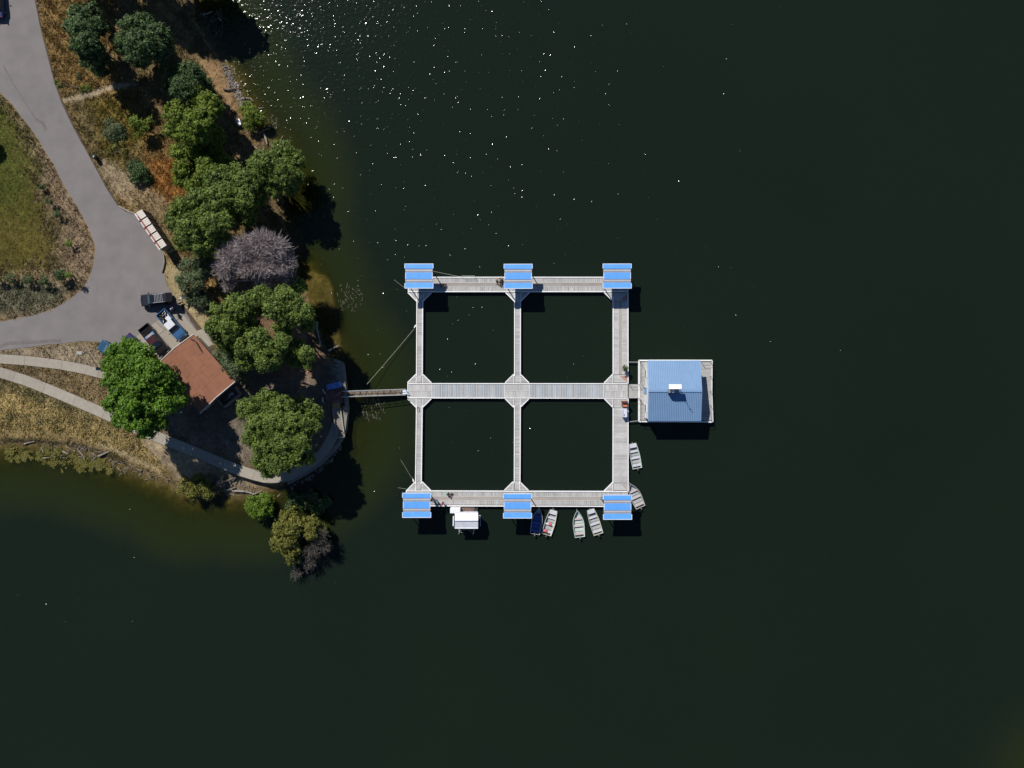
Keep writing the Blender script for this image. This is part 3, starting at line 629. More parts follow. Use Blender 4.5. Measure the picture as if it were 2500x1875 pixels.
m = MB(); m.box((wx0 - .09, ym, 1.62), (.06, .95, 2.0)); d_ = m.build('door', 'roof_blue', house, world=True); g = MB(); g.ell((wx0 - .16, ym + .35, 1.6), (.04, .04, .04)); g.build('handle', 'dark_steel', d_)
def railing(root, pts, z0, hgt, mat='dark_steel', r=0.022, gap=1.6, world=True, pw=0.05):
    """posts and two rails along pts"""
    for a, b in zip(pts, pts[1:]):
        m = MB(); m.tube([(a.x, a.y, z0 + hgt), (b.x, b.y, z0 + hgt)], r, 5); m.tube([(a.x, a.y, z0 + hgt * .5), (b.x, b.y, z0 + hgt * .5)], r * .8, 5); m.build('rail', mat, root, world=world)
        n_ = max(1, int((b - a).length / gap))
        for i in range(n_ + 1):
            c = a.lerp(b, i / n_); m = MB(); m.bar((c.x, c.y, z0), (c.x, c.y, z0 + hgt), pw, pw); m.build('rail_post', mat, root, world=world)
railing(house, [hp(1563, 934, BZ), hp(1563, 884, BZ), hp(1579, 883.5, BZ)], BZ, 1.05); railing(house, [hp(1563, 976, BZ), hp(1563, 1025, BZ), hp(1580, 1025.5, BZ)], BZ, 1.05)
railing(house, [hp(1712, 884, BZ), hp(1734, 884, BZ), hp(1733, 955, BZ), hp(1735, 1026, BZ), hp(1714, 1026, BZ)], BZ, 1.05)
# gangplank and mooring arms between dock and barge
gp = thing('gangplank', 'short grey planked gangplank joining the dock to the blue roofed boathouse', 'gangplank', P(1547, 955, ZD + .1))
for i in range(7):
    va, vb = 938 + i * 4.9, 938 + (i + 1) * 4.9 - .3; q = [hp(1535.5, va, .65), hp(1559, va, .65), hp(1559, vb, .65), hp(1535.5, vb, .65)]
    m = MB(); m.prism([(c.x, c.y) for c in q], .60, .655); m.build('plank', 'barge_deck', gp, world=True)
railing(gp, [hp(1536, 938, .65), hp(1559, 938, .65)], .65, 1.0); railing(gp, [hp(1536, 972, .65), hp(1559, 972, .65)], .65, 1.0)
for va, vb, lab in ((884, 884, 'upper steel mooring arm between the dock and the boathouse barge'), (1030, 1027, 'lower slanting steel mooring arm between the dock and the boathouse barge')):
    a, b = hp(1534.5, va, .4), hp(1560, vb, .5); m = MB(); m.bar((a.x, a.y, .42), (b.x, b.y, .5), .12, .12); m.build('mooring_arm', 'steel_grey', house, world=True)
# roof top equipment: white tilted panel on legs, round fan unit, mast
rt = P(1649, 950, ZR)
eq = thing('rooftop_panel', 'white tilted panel with fan unit and mast on the blue roof ridge', 'roof equipment', (rt.x, rt.y, ZR - .12))
pc = P(1649, 944, ZR + 1.7) - Vector((rt.x, rt.y, 0))
m = MB(); w_, d_ = 0.92, 0.34; zt = 1.75
m.add([(-w_ + pc.x, -d_ + pc.y, zt + .12), (w_ + pc.x, -d_ + pc.y, zt + .12), (w_ + pc.x, d_ + pc.y, zt - .12), (-w_ + pc.x, d_ + pc.y, zt - .12), (-w_ + pc.x, -d_ + pc.y, zt + .06), (w_ + pc.x, -d_ + pc.y, zt + .06), (w_ + pc.x, d_ + pc.y, zt - .18), (-w_ + pc.x, d_ + pc.y, zt - .18)],
      [(0, 1, 2, 3), (7, 6, 5, 4), (0, 4, 5, 1), (1, 5, 6, 2), (2, 6, 7, 3), (3, 7, 4, 0)]); m.build('panel', 'white_paint', eq)
for x in (-.6, .6):
    for y in (-.25, .25): m = MB(); m.bar((x + pc.x, y + pc.y - .1, 0), (x + pc.x, y + pc.y, zt - .1), .06, .06); m.build('leg', 'steel_grey', eq)
m = MB(); m.box((pc.x - .1, pc.y - .62, .75), (1.5, .55, .9)); m.build('cabinet', 'steel_grey', eq, bevel=.02)
m = MB(); m.lathe((pc.x - .22, pc.y - .62, 1.2), [(.26, 0), (.26, .12), (.14, .16), (.02, .16)], 14); m.build('fan', 'white_paint', eq)
m = MB(); m.tube([(pc.x + .75, pc.y - .3, 0), (pc.x + .75, pc.y - .3, 3.4)], .035, 6); m.tube([(pc.x + .55, pc.y - .3, 2.9), (pc.x + .95, pc.y - .3, 2.9)], .025, 5); m.build('mast', 'steel_grey', eq)

# ------------------------------------------------------------------ gangway from the shore
pmat('plank_brown', (0.22, 0.165, 0.115), (0.16, 0.12, 0.085), scale=3, rough=0.9, bump=.3, tint=.15)
pmat('rail_pale', (0.46, 0.47, 0.43), (0.38, 0.39, 0.36), scale=3, rough=0.5, metal=.2)
pmat('paver_red', (0.20, 0.095, 0.075), (0.13, 0.065, 0.055), scale=2, rough=0.95, tint=.25)
pmat('plate_yellow', (0.36, 0.25, 0.06), (0.28, 0.2, 0.07), scale=3, rough=0.8)
pmat('bin_blue', (0.10, 0.22, 0.55), (0.08, 0.18, 0.47), scale=1.5, rough=0.5)
gw = thing('gangway', 'long brown gangway with pale handrails leading from the shore to the dock', 'gangway', P(915, 957, 0))
def gz_(u): return 1.55 + (0.62 - 1.55) * (u - 838) / (990 - 838)
def gwp(u, dv): 
    z = gz_(u); return P(u, 962 - 5.0 * (u - 838) / 155 + dv, z)
np_ = 10
for i in range(np_):
    ua, ub = 838 + i * 14.4, 838 + (i + 1) * 14.4 - .5; q = [gwp(ua, -5), gwp(ub, -5), gwp(ub, 5.2), gwp(ua, 5.2)]
    lo = [c - Vector((0, 0, .07)) for c in q]; m = MB(); m.add([*lo, *q], [(0, 1, 2, 3), (7, 6, 5, 4), (0, 4, 5, 1), (1, 5, 6, 2), (2, 6, 7, 3), (3, 7, 4, 0)]); m.build('deck_plate', 'plank_brown', gw, world=True)
    e = MB(); e.bar(gwp(ub, -5) + Vector((0, 0, .02)), gwp(ub - 4, 5.2) + Vector((0, 0, .02)), .05, .04); e.build('cleat', 'dark_steel', gw, world=True)
for s in (-1, 1):
    m = MB()
    for hh, r in ((1.0, .05), (.55, .03)): m.tube([gwp(838, s * 7) + Vector((0, 0, hh)), gwp(992, s * 7) + Vector((0, 0, hh))], r, 6)
    m.build('handrail', 'rail_pale', gw, world=True)
    m = MB(); m.bar(gwp(838, s * 6.2) - Vector((0, 0, .08)), gwp(992, s * 6.2) - Vector((0, 0, .08)), .12, .22); m.build('side_beam', 'steel_grey', gw, world=True)
    for i in range(9):
        c = gwp(838 + i * 19, s * 7); m = MB(); m.bar(c, c + Vector((0, 0, 1.0)), .05, .05); m.build('rail_post', 'rail_pale', gw, world=True)
q = [gwp(983, -5), gwp(994, -5), gwp(994, 5), gwp(983, 5)]; m = MB(); m.prism([(c.x, c.y) for c in q], .58, .70); m.build('landing_plate', 'canopy_white', gw, world=True)

# shore landing: red paver pad, ramp with kerbs, sea wall
pad = thing('landing_pad', 'dark red paved pad in tree shade at the shore end of the gangway', 'paving', P(812, 963, ZL))
m = MB(); q = [P(792, 948, ZL + .2), P(834, 942, ZL + .2), P(838, 984, ZL + .2), P(798, 986, ZL + .2)]; m.prism([(c.x, c.y) for c in q], ZL - .2, ZL + .17); m.build('base', 'concrete_old', pad, world=True)
for i in range(6):
    for j in range(5):
        a = [q[0].lerp(q[1], (i + s_) / 6).lerp(q[3].lerp(q[2], (i + s_) / 6), (j + t_) / 5) for s_, t_ in ((.02, .02), (.98, .02), (.98, .98), (.02, .98))]
        m = MB(); m.prism([(c.x, c.y) for c in a], ZL + .17, ZL + .215 + rnd.uniform(0, .012)); m.build('paver', 'paver_red', pad, world=True)
m = MB(); q = [P(812, 985, ZL), P(830, 983, ZL), P(831, 996, ZL), P(813, 997, ZL)]; m.prism([(c.x, c.y) for c in q], ZL, ZL + .23); m.build('step_plate', 'plate_yellow', pad, world=True)
rp = thing('access_ramp', 'shaded concrete access ramp with pale kerbs beside the sea wall', 'ramp', P(828, 1035, ZL))
m = MB(); q = [P(813, 997, ZL), P(832, 996, ZL), P(842, 1066, ZL), P(824, 1068, ZL)]
m.add([(q[0].x, q[0].y, ZL + .2), (q[1].x, q[1].y, ZL + .2), (q[2].x, q[2].y, ZL + .07), (q[3].x, q[3].y, ZL + .07), (q[0].x, q[0].y, ZL - .3), (q[1].x, q[1].y, ZL - .3), (q[2].x, q[2].y, ZL - .3), (q[3].x, q[3].y, ZL - .3)], [(0, 3, 2, 1), (4, 5, 6, 7), (0, 1, 5, 4), (1, 2, 6, 5), (2, 3, 7, 6), (3, 0, 4, 7)]); m.build('ramp_slab', 'concrete_old', rp, world=True)
for a, b in ((q[0], q[3]), (q[1], q[2])): m = MB(); m.bar((a.x, a.y, ZL + .16), (b.x, b.y, ZL + .1), .16, .5); m.build('ramp_kerb', 'concrete', rp, world=True)
m = MB(); m.bar((q[2].x, q[2].y, ZL + .1), (q[3].x, q[3].y, ZL + .1), .35, .2); m.build('toe_slab', 'concrete', rp, world=True)
sw_pts = [(818, 880), (836, 888), (843, 940), (848, 1000), (842, 1050), (834, 1072), (815, 1100), (782, 1134), (742, 1160), (705, 1179)]
sw = thing('sea_wall', 'curved concrete sea wall edging the point below the trees', 'wall', P(845, 1000, 0))
for (a, b) in zip(sw_pts, sw_pts[1:]):
    pa, pb = P(*a, 0.6), P(*b, 0.6); m = MB(); m.bar((pa.x, pa.y, .3), (pb.x, pb.y, .3), .42, 1.95 + rnd.uniform(-.02, .02)); m.build('wall_block', 'concrete_old', sw, world=True)
ap = struct(sheet('sea_wall_apron', [(808, 888), (832, 890), (840, 940), (838, 945), (812, 946)], ZL + .03, 'concrete_old', .1, .5))
ap2 = struct(sheet('ramp_apron', [(838, 990), (845, 1000), (840, 1050), (833, 1070), (829, 1068), (834, 1030)], ZL + .03, 'concrete_old', .1, .5))
bp_ = P(815, 942, ZL + .9)
bx = thing('blue_booth', 'long blue lidded chest beside the red landing pad', 'chest', (bp_.x, bp_.y, ZL), math.radians(12))
m = MB(); m.box((0, 0, .4), (2.1, .72, .8)); m.build('body', 'bin_blue', bx, bevel=.03)
m = MB(); m.box((0, 0, .86), (2.25, .84, .12), top=.94); m.build('lid', 'bin_blue', bx, bevel=.02)
for s in (-1, 1): m = MB(); m.box((s * .6, .44, .6), (.2, .05, .06)); m.build('handle', 'white_paint', bx)
for (ua, va, ub, vb, lab) in ((787, 951, 794, 961, 'upper of two short pale barriers before the red landing pad'), (787, 971, 789, 982, 'lower of two short pale barriers before the red landing pad')):
    a, b = P(ua, va, ZL + .8), P(ub, vb, ZL + .8); r_ = thing('barrier', lab, 'barrier', ((a.x + b.x) / 2, (a.y + b.y) / 2, ZL))
    m = MB(); m.bar((a.x, a.y, ZL + .8), (b.x, b.y, ZL + .8), .1, .1); m.build('rail', 'white_paint', r_).location = (-r_.location.x, -r_.location.y, -ZL)
    for c in (a, b): m = MB(); m.bar((c.x, c.y, ZL), (c.x, c.y, ZL + .76), .07, .07); m.build('post', 'steel_grey', r_).location = (-r_.location.x, -r_.location.y, -ZL)

# ------------------------------------------------------------------ white roofed float beside the lower walkway
pmat('fibre_white', (0.78, 0.785, 0.81), (0.66, 0.665, 0.70), scale=1.2, rough=0.55, detail=7)
pmat('grate_brown', (0.20, 0.125, 0.105), (0.13, 0.085, 0.075), scale=3, rough=0.9, tint=.3)
f0 = P(1138, 1270, 0)
hut = thing('service_float', 'small white roofed service float moored under the lower dock walkway', 'float', (f0.x, f0.y, -0.25))
def FP(u, v, z): return P(u, v, z)
q = [FP(1106, 1240, .4), FP(1166, 1240, .4), FP(1166, 1288, .4), FP(1106, 1288, .4)]
m = MB(); m.prism([(c.x, c.y) for c in q], -.25, .38); m.build('hull', 'float_dark', hut, world=True)
for i in range(14):
    a, b = 1125 + i * 2.4, 1125 + i * 2.4 + 1.9; qq = [FP(a, 1238, .45), FP(b, 1238, .45), FP(b, 1252, .45), FP(a, 1252, .45)]; m = MB() if i == 0 else m; m.prism([(c.x, c.y) for c in qq], .39, .45)
m.build('deck_grate', 'grate_brown', hut, world=True)
m = MB(); m.bar(FP(1124, 1238, .42), FP(1158.5, 1238, .42), .1, .12); m.bar(FP(1124.3, 1239, .42), FP(1124.3, 1251, .42), .1, .12); m.bar(FP(1158.3, 1239, .42), FP(1158.3, 1251, .42), .1, .12); m.build('deck_frame', 'dark_steel', hut, world=True)
ze, zr = 2.35, 2.85
A, B_, C_, D_ = FP(1110.3, 1250.5, ze), FP(1167, 1250.5, ze), FP(1167, 1289.5, ze), FP(1110.3, 1289.5, ze); R0, R1 = FP(1110.5, 1270.5, zr), FP(1167.3, 1270.5, zr)
for pts, nm in (((A, B_, R1, R0), 'n'), ((R0, R1, C_, D_), 's')):
    lo = [p - Vector((0, 0, .06)) for p in pts]; m = MB(); m.add(list(lo) + list(pts), [(3, 2, 1, 0), (4, 5, 6, 7), (0, 1, 5, 4), (1, 2, 6, 5), (2, 3, 7, 6), (3, 0, 4, 7)]); m.build('roof_panel', 'fibre_white', hut, world=True)
for a, b in ((A, B_), (C_, D_), (R0, R1)):
    m = MB(); m.bar(a + Vector((0, 0, .035)), b + Vector((0, 0, .035)), .12, .09); m.build('roof_trim', 'fibre_white', hut, world=True)
m = MB(); w0, w1 = FP(1113, 1286, ze), FP(1164, 1254, ze); m.box(((w0.x + w1.x) / 2, (w0.y + w1.y) / 2, 1.35), (w1.x - w0.x, w1.y - w0.y, 1.95)); m.build('cabin_wall', 'fibre_white', hut, world=True)
m = MB(); c = FP(1111, 1247.3, 1.9); m.box((c.x, c.y, 1.15), (1.5, .74, 1.5)); lk = m.build('locker', 'fibre_white', hut, world=True, bevel=.03)
m = MB(); c = FP(1171, 1262.5, 1.6); m.box((c.x, c.y, 1.35), (.3, .42, .45)); m.build('air_unit', 'white_paint', hut, world=True, bevel=.02)
m = MB(); a, b = FP(1107, 1260, 1.4), FP(1106.5, 1284, 1.4); m.bar(a, b, .16, .12); m.bar(FP(1173, 1267, 1.2), FP(1172.5, 1285, 1.2), .06, .08); m.build('side_rail', 'canopy_white', hut, world=True)
for u in (1121.5, 1156.2):
    m = MB(); m.tube([FP(u, 1284, .5), FP(u, 1300, .35), FP(u - 1.5, 1305, -.1)], [.09, .08, .07], 6); m.build('outrigger', 'rail_pale', hut, world=True)
m = MB(); m.tube([FP(1124, 1296, .3), FP(1137, 1293, .3)], .03, 5); m.tube([FP(1124, 1299, .3), FP(1133, 1301, .3)], .03, 5); m.tube([FP(1140, 1292, .3), FP(1154, 1300, .3)], .025, 5); m.build('brace', 'rail_pale', hut, world=True)

# ------------------------------------------------------------------ rental boats
pmat('aluminium', (0.46, 0.475, 0.46), (0.37, 0.385, 0.375), scale=1.6, rough=0.5, metal=0.25, detail=6)
pmat('boat_cream', (0.52, 0.51, 0.42), (0.44, 0.43, 0.36), scale=1.6, rough=0.55)
pmat('boat_green_white', (0.50, 0.56, 0.52), (0.42, 0.48, 0.45), scale=1.6, rough=0.5)
pmat('boat_blue', (0.055, 0.12, 0.36), (0.045, 0.10, 0.30), scale=2, rough=0.5)
pmat('boat_floor', (0.40, 0.41, 0.41), (0.31, 0.32, 0.325), scale=2.2, rough=0.7, detail=6)
pmat('thwart_grey', (0.56, 0.56, 0.60), (0.47, 0.47, 0.51), scale=2, rough=0.6)
pmat('thwart_wood', (0.50, 0.43, 0.41), (0.42, 0.36, 0.345), scale=2, rough=0.7)
pmat('motor_black', (0.05, 0.052, 0.055), (0.1, 0.1, 0.1), scale=6, rough=0.35)
pmat('red_paint', (0.62, 0.055, 0.06), (0.5, 0.045, 0.05), scale=3, rough=0.5)
pmat('pink_red', (0.62, 0.13, 0.14), (0.5, 0.1, 0.1), scale=3, rough=0.6)
def boat(label, bow, stern, W_, kind, hullm, floorm, thwm, red=False, nth=3):
    b, s = P(*bow, .4), P(*stern, .4); c = (b + s) / 2; d = b - s; L_ = d.length; rz = math.atan2(d.y, d.x)
    W_ *= 1.12; r = thing('rowing_boat', label, 'boat', (c.x, c.y, -0.08), rz, 'small motor boats tied to the dock')
    hw = W_ / 2; n = 14
    def half(t):                                   # t: 0 stern .. 1 bow
        if kind == 'v': return hw * (0.86 + 0.14 * math.sin(min(t, .5) * math.pi)) * (1 - max(0, (t - .45) / .55) ** 2.1) + 0.012
        return hw * (0.92 + 0.08 * math.sin(min(t / .6, 1) * math.pi / 2)) * (1 - 0.32 * max(0, (t - .45) / .55) ** 1.5)
    def keel(t): return -0.06 + (0.42 if kind == 'v' else 0.26) * max(0, (t - .6) / .4) ** 2
    def top(t): return 0.44 + (0.16 if kind == 'v' else .06) * max(0, (t - .4) / .6) ** 2
    V = []; F = []; k = 10
    for i in range(n):
        t = i / (n - 1); x = -L_ / 2 + L_ * t; h = half(t); zk, zt = keel(t), top(t); ins = min(.05, h * .6); fz = min(zk + .07, zt - .05)
        V += [(x, -h * .78, zk), (x, -h, zt), (x, -h + ins, zt), (x, -(h - ins) * .80, fz), (x, 0, fz - .01), (x, (h - ins) * .80, fz), (x, h - ins, zt), (x, h, zt), (x, h * .78, zk), (x, 0, zk - .03)]
    for i in range(n - 1):
        for j in range(k): F.append((i * k + j, i * k + (j + 1) % k, (i + 1) * k + (j + 1) % k, (i + 1) * k + j))
    F += [tuple(range(k)), tuple(range((n - 1) * k, n * k))[::-1]]
    m = MB(); m.add(V, F); hl = m.build('hull', hullm, r)
    # transom and bow plate
    m = MB(); m.box((-L_ / 2 + .03, 0, .2), (.06, half(0) * 1.86, .5)); m.build('transom', hullm, r)
    if kind != 'v': m = MB(); m.box((L_ / 2 - .32, 0, top(1) - .03), (.62, half(.95) * 1.82, .05)); m.build('bow_deck', thwm, r)
    m = MB()
    for i in range(n - 1):
        for s_ in (-1, 1):
            t0, t1 = i / (n - 1), (i + 1) / (n - 1); m.bar((-L_ / 2 + L_ * t0, s_ * (half(t0) - .01), top(t0) + .015), (-L_ / 2 + L_ * t1, s_ * (half(t1) - .01), top(t1) + .015), .07, .04, .5)
    m.build('gunwale', hullm, r)
    x0, x1 = -L_ * .40, L_ * (.30 if kind == 'v' else .42)
    m = MB(); nf = 5
    for i in range(nf):
        t0 = .06 + i * .15; t1 = t0 + .135
        za = keel(t0) + .15; m.prism([(-L_ / 2 + L_ * t0, -(half(t0)) * .78), (-L_ / 2 + L_ * t1, -half(t1) * .78), (-L_ / 2 + L_ * t1, half(t1) * .78), (-L_ / 2 + L_ * t0, half(t0) * .78)], za - .02, za)
    m.build('floor_boards', floorm, r)
    ths = [.13, .42, .68] if nth == 3 else [.13, .42, .64, .78]
    for t in ths:
        wd = .34 if t < .3 else .28; h = half(t) * .95; m = MB(); m.box((-L_ / 2 + L_ * t, 0, .30), (wd, 2 * h, .05)); m.box((-L_ / 2 + L_ * t - wd * .4, 0, .17), (.04, 1.9 * h * .85, .28)); m.build('thwart', thwm, r, bevel=.01)
    if kind != 'v':
        for t in (.24, .30, .52, .58): m = MB(); m.box((-L_ / 2 + L_ * t, 0, .06), (.05, half(t) * 1.5, .05)); m.build('rib', 'boat_cream', r)
    # outboard motor
    m = MB(); m.ell((-L_ / 2 - .17, 0, .62), (.2, .13, .17), 10, 6); mo = m.build('outboard_motor', 'motor_black', r, smooth=True)
    m = MB(); m.bar((-L_ / 2 - .18, 0, .5), (-L_ / 2 - .2, 0, -.35), .09, .12); m.box((-L_ / 2 - .2, 0, -.36), (.3, .06, .08)); m.build('shaft', 'steel_grey', mo)
    m = MB(); m.tube([(-L_ / 2 - .05, 0, .62), (-L_ / 2 + .35, .1, .60)], .025, 6); m.build('tiller', 'steel_grey', mo)
    if red:
        m = MB(); m.box((-L_ * .36, .28, .38), (.36, .42, .26)); t_ = m.build('fuel_tank', 'red_paint', r, bevel=.03); m = MB(); m.lathe((-L_ * .36, .28, .51), [(.05, 0), (.05, .05), (.02, .06)], 8); m.build('cap', 'white_paint', t_)
        m = MB(); m.box((-L_ * .06, -.1, .40), (.38, .44, .12)); m.build('seat_cushion', 'pink_red', r, bevel=.03)
    m = MB(); m.tube([(L_ / 2 - .06, 0, top(1)), (L_ / 2 + .22, .05, .42)], .02, 5); m.build('painter_line', 'boat_cream', r)
    return r
boat('pointed boat painted blue inside, moored right of the lower middle canopy', (1316.4, 1241), (1305.8, 1304.5), 1.46, 'v', 'aluminium', 'boat_blue', 'boat_blue')
boat('square bowed boat carrying a red fuel tank and red cushion beside the blue boat', (1352, 1246), (1334, 1306), 1.42, 'j', 'boat_cream', 'boat_floor', 'thwart_grey', red=True)
boat('pale green pointed boat moored alone with its bow to the lower walkway', (1409, 1246.5), (1416, 1312), 1.5, 'v', 'boat_green_white', 'boat_green_white', 'thwart_wood')
boat('square bowed cream boat tied beside the lower right canopy', (1441.6, 1244), (1461.5, 1305), 1.42, 'j', 'boat_cream', 'boat_floor', 'thwart_grey')
boat('square bowed boat tied to the right side of the dock below the white freezer', (1544.5, 1083), (1556.5, 1144), 1.34, 'j', 'boat_green_white', 'boat_floor', 'thwart_grey')
boat('pointed grey boat tied at the right end of the dock by the lower right canopy', (1538.5, 1181), (1564.5, 1239.5), 1.52, 'v', 'aluminium', 'boat_floor', 'thwart_wood')

# ------------------------------------------------------------------ things on the dock
pmat('box_orange', (0.62, 0.20, 0.085), (0.55, 0.17, 0.07), scale=3, rough=0.6)
pmat('box_brown', (0.16, 0.06, 0.05), (0.12, 0.05, 0.04), scale=3, rough=0.7)
pmat('freezer_white', (0.60, 0.63, 0.70), (0.52, 0.55, 0.62), scale=2, rough=0.4)
pmat('pot_clay', (0.3, 0.14, 0.08), (0.22, 0.1, 0.06), scale=4, rough=0.9)
c = P(1525.5, 986, 1.3); r = thing('dock_box', 'orange dock box with a dark brown lid rail beside the white freezer', 'box', (c.x, c.y, ZD))
m = MB(); m.box((.06, -.12, .4), (.62, .62, .78)); m.build('body', 'box_orange', r, bevel=.02); m = MB(); m.box((0, .32, .62), (.85, .22, 1.2)); m.build('back_board', 'box_brown', r); m = MB(); m.box((-.32, -.05, .4), (.1, .55, .7)); m.build('side_board', 'box_brown', r)
c = P(1525.5, 1008, 1.4); r = thing('freezer', 'white chest freezer standing on the right side of the dock', 'freezer', (c.x, c.y, ZD))
m = MB(); m.box((0, 0, .42), (.66, 1.28, .84)); m.build('body', 'freezer_white', r, bevel=.03); m = MB(); m.box((0, 0, .89), (.7, 1.32, .09)); l_ = m.build('lid', 'freezer_white', r, bevel=.02); m = MB(); m.box((-.26, -.05, .945), (.05, 1.0, .02)); m.box((-.08, -.35, .945), (.1, .3, .015)); m.build('handle', 'dark_steel', l_)
for u, v, lab in ((1013.2, 797, 'white fender on the left walkway where the shore rope is tied'), (1009, 1174, 'white fender by the lower left gusset of the dock')):
    c = P(u, v, .35); r = thing('fender', lab, 'fender', (c.x, c.y, .02), math.radians(60 if v < 1000 else 110)); m = MB(); m.ell((0, 0, .2), (.33, .12, .13), 10, 6); m.build('body', 'white_paint', r, smooth=True); m = MB(); m.tube([(.3, 0, .2), (.55, -.1, .35)], .02, 5); m.build('line', 'boat_cream', r)
pmat('rope', (0.36, 0.37, 0.28), (0.28, 0.29, 0.22), scale=8, rough=1)
def rope(pts, r_, lab):
    m = MB(); m.tube(pts, r_, 5); return tag(m.build('mooring_rope', 'rope'), lab, 'rope')
def sag(a, b, s, n=9): return [a.lerp(b, i / n) - Vector((0, 0, s * 4 * (i / n) * (1 - i / n))) for i in range(n + 1)]
rope(sag(P(1011, 803, .4), P(896, 938, 1.3), .25), .028, 'long rope from the left walkway fender slanting down to the shore')
rope(sag(P(1057, 662, .9), P(1134, 677.5, .5), .1), .03, 'short pale rope beside the upper left canopy')
rope(sag(P(990, 704, .4), P(962, 683, .05), .02), .018, 'thin rope running into the water from the upper left dock corner')
rope(sag(P(1007, 1170, .35), P(978, 1122, .03), .02), .016, 'thin rope running into the water above the lower left canopy')
rope(sag(P(992, 1194, .35), P(972, 1191, .05), .02), .02, 'very short rope at the lower left dock corner')
rope(sag(P(1345, 1233, .5), P(1352, 1246, .5), .1), .014, 'bow line of the square bowed boat with the red tank')
# rail frame at the edge of the upper walkway
c = P(1137, 682, ZD); r = thing('ladder_rail', 'thin metal handrail frame at the edge of the upper walkway', 'handrail', (c.x, c.y, ZD))
a, b = P(1127, 673.5, ZD + .75), P(1159, 673.5, ZD + .75); a2, b2 = P(1129, 677.5, ZD), P(1160, 677.5, ZD)
m = MB(); m.tube([(a2.x, a2.y, ZD), a, b, (b2.x, b2.y, ZD)], .028, 6); m.build('frame', 'rail_pale', r).location = (-c.x, -c.y, -ZD)
m = MB(); m.tube([((a2.x + a.x) / 2, (a2.y + a.y) / 2, ZD + .4), ((b2.x + b.x) / 2, (b2.y + b.y) / 2, ZD + .4)], .02, 6); m.build('cross_bar', 'rail_pale', r).location = (-c.x, -c.y, -ZD)
for u, v, w_, d_, lab, cc in ((1213, 686, .34, .26, 'small black bag on the upper walkway left of the seated angler', 'motor_black'), (1103.2, 1205.6, .36, .26, 'small black bag beside the angler in teal', 'motor_black'), (1020.6, 999.5, .3, .55, 'small dark coil of hose on the left walkway below the centre landing', 'steel_grey')):
    c = P(u, v, ZD + .2); r = thing('bag' if 'bag' in lab else 'hose_coil', lab, 'bag' if 'bag' in lab else 'hose', (c.x, c.y, ZD + .005))
    if 'bag' in lab:
        m = MB(); m.box((0, 0, .13), (w_, d_, .26), top=.85); m.build('body', cc, r, bevel=.04); m = MB(); m.tube([(-.1, 0, .26), (-.06, 0, .36), (.06, 0, .36), (.1, 0, .26)], .015, 5); m.build('handle', cc, r)
    else:
        m = MB(); m.tube([(.16 * math.cos(q_) * (1 if q_ < 9 else 1.2), .34 * math.sin(q_), .03 + .005 * q_) for q_ in np.linspace(0, 15, 40)], .025, 5); m.build('coil', cc, r)

# ------------------------------------------------------------------ cream ribbed kiosk beside the parking
pmat('cream_metal', (0.62, 0.55, 0.485), (0.55, 0.485, 0.425), scale=1.0, rough=0.6, tint=.05)
pmat('kiosk_wall', (0.24, 0.21, 0.15), (0.19, 0.17, 0.12), scale=1.2, rough=0.8)
pmat('beam_red', (0.24, 0.075, 0.065), (0.2, 0.06, 0.055), scale=2, rough=0.7)
zk = ZL + 2.9; a, b = P(336.5, 516.5, zk), P(397.5, 604.5, zk); c = (a + b) / 2; d = b - a; KL = d.length; rz = math.atan2(d.y, d.x)
ks = thing('roadside_kiosk', 'long narrow kiosk with five cream ribbed roof panels and a red beam', 'kiosk', (c.x, c.y, ZL), rz)
KW = 1.24        # depth; local +y = away from the road (up-right in the photo)
m = MB(); m.box((0, .0, 1.3), (KL - .1, KW - .12, 2.6)); m.build('wall', 'kiosk_wall', ks)
for i in range(5):
    x0 = -KL / 2 + i * KL / 5 + (.09 if i else 0); x1 = -KL / 2 + (i + 1) * KL / 5 - (.09 if i < 4 else 0); nr = 4
    m = MB()
    for k in range(nr):
        xa, xb = x0 + (x1 - x0) * k / nr + .012, x0 + (x1 - x0) * (k + 1) / nr - .03
        m.add([(xa, -KW / 2 + .3, 2.92), (xb, -KW / 2 + .3, 2.92), (xb, KW / 2, 2.8), (xa, KW / 2, 2.8), (xa, -KW / 2 + .3, 2.86), (xb, -KW / 2 + .3, 2.86), (xb, KW / 2, 2.74), (xa, KW / 2, 2.74)], [(0, 1, 2, 3), (7, 6, 5, 4), (0, 4, 5, 1), (1, 5, 6, 2), (2, 6, 7, 3), (3, 7, 4, 0)])
    m.box(((x0 + x1) / 2, .15, 2.77), (x1 - x0, KW - .35, .03)); m.build('roof_panel', 'cream_metal', ks)
m = MB(); m.box((0, -KW / 2 + .08, 2.8), (KL + .05, .24, .16)); m.build('front_fascia', 'cream_metal', ks, bevel=.02)
m = MB(); m.box((.15, -KW / 2 + .27, 2.96), (KL - .9, .2, .1)); bm_ = m.build('beam', 'beam_red', ks)
for i in range(1, 5): m = MB(); m.box((-KL / 2 + i * KL / 5, -KW / 2 + .16, 2.95), (.16, .5, .12)); m.build('bracket', 'beam_red', bm_)
for i in range(6): m = MB(); m.box((-KL / 2 + .1 + i * (KL - .2) / 5, KW / 2 - .02, 1.3), (.12, .14, 2.6)); m.build('post', 'dark_steel', ks)
m = MB(); m.box((KL / 2 + .12, .1, .55), (.28, .8, 1.1)); m.build('end_cabinet', 'kiosk_wall', ks)

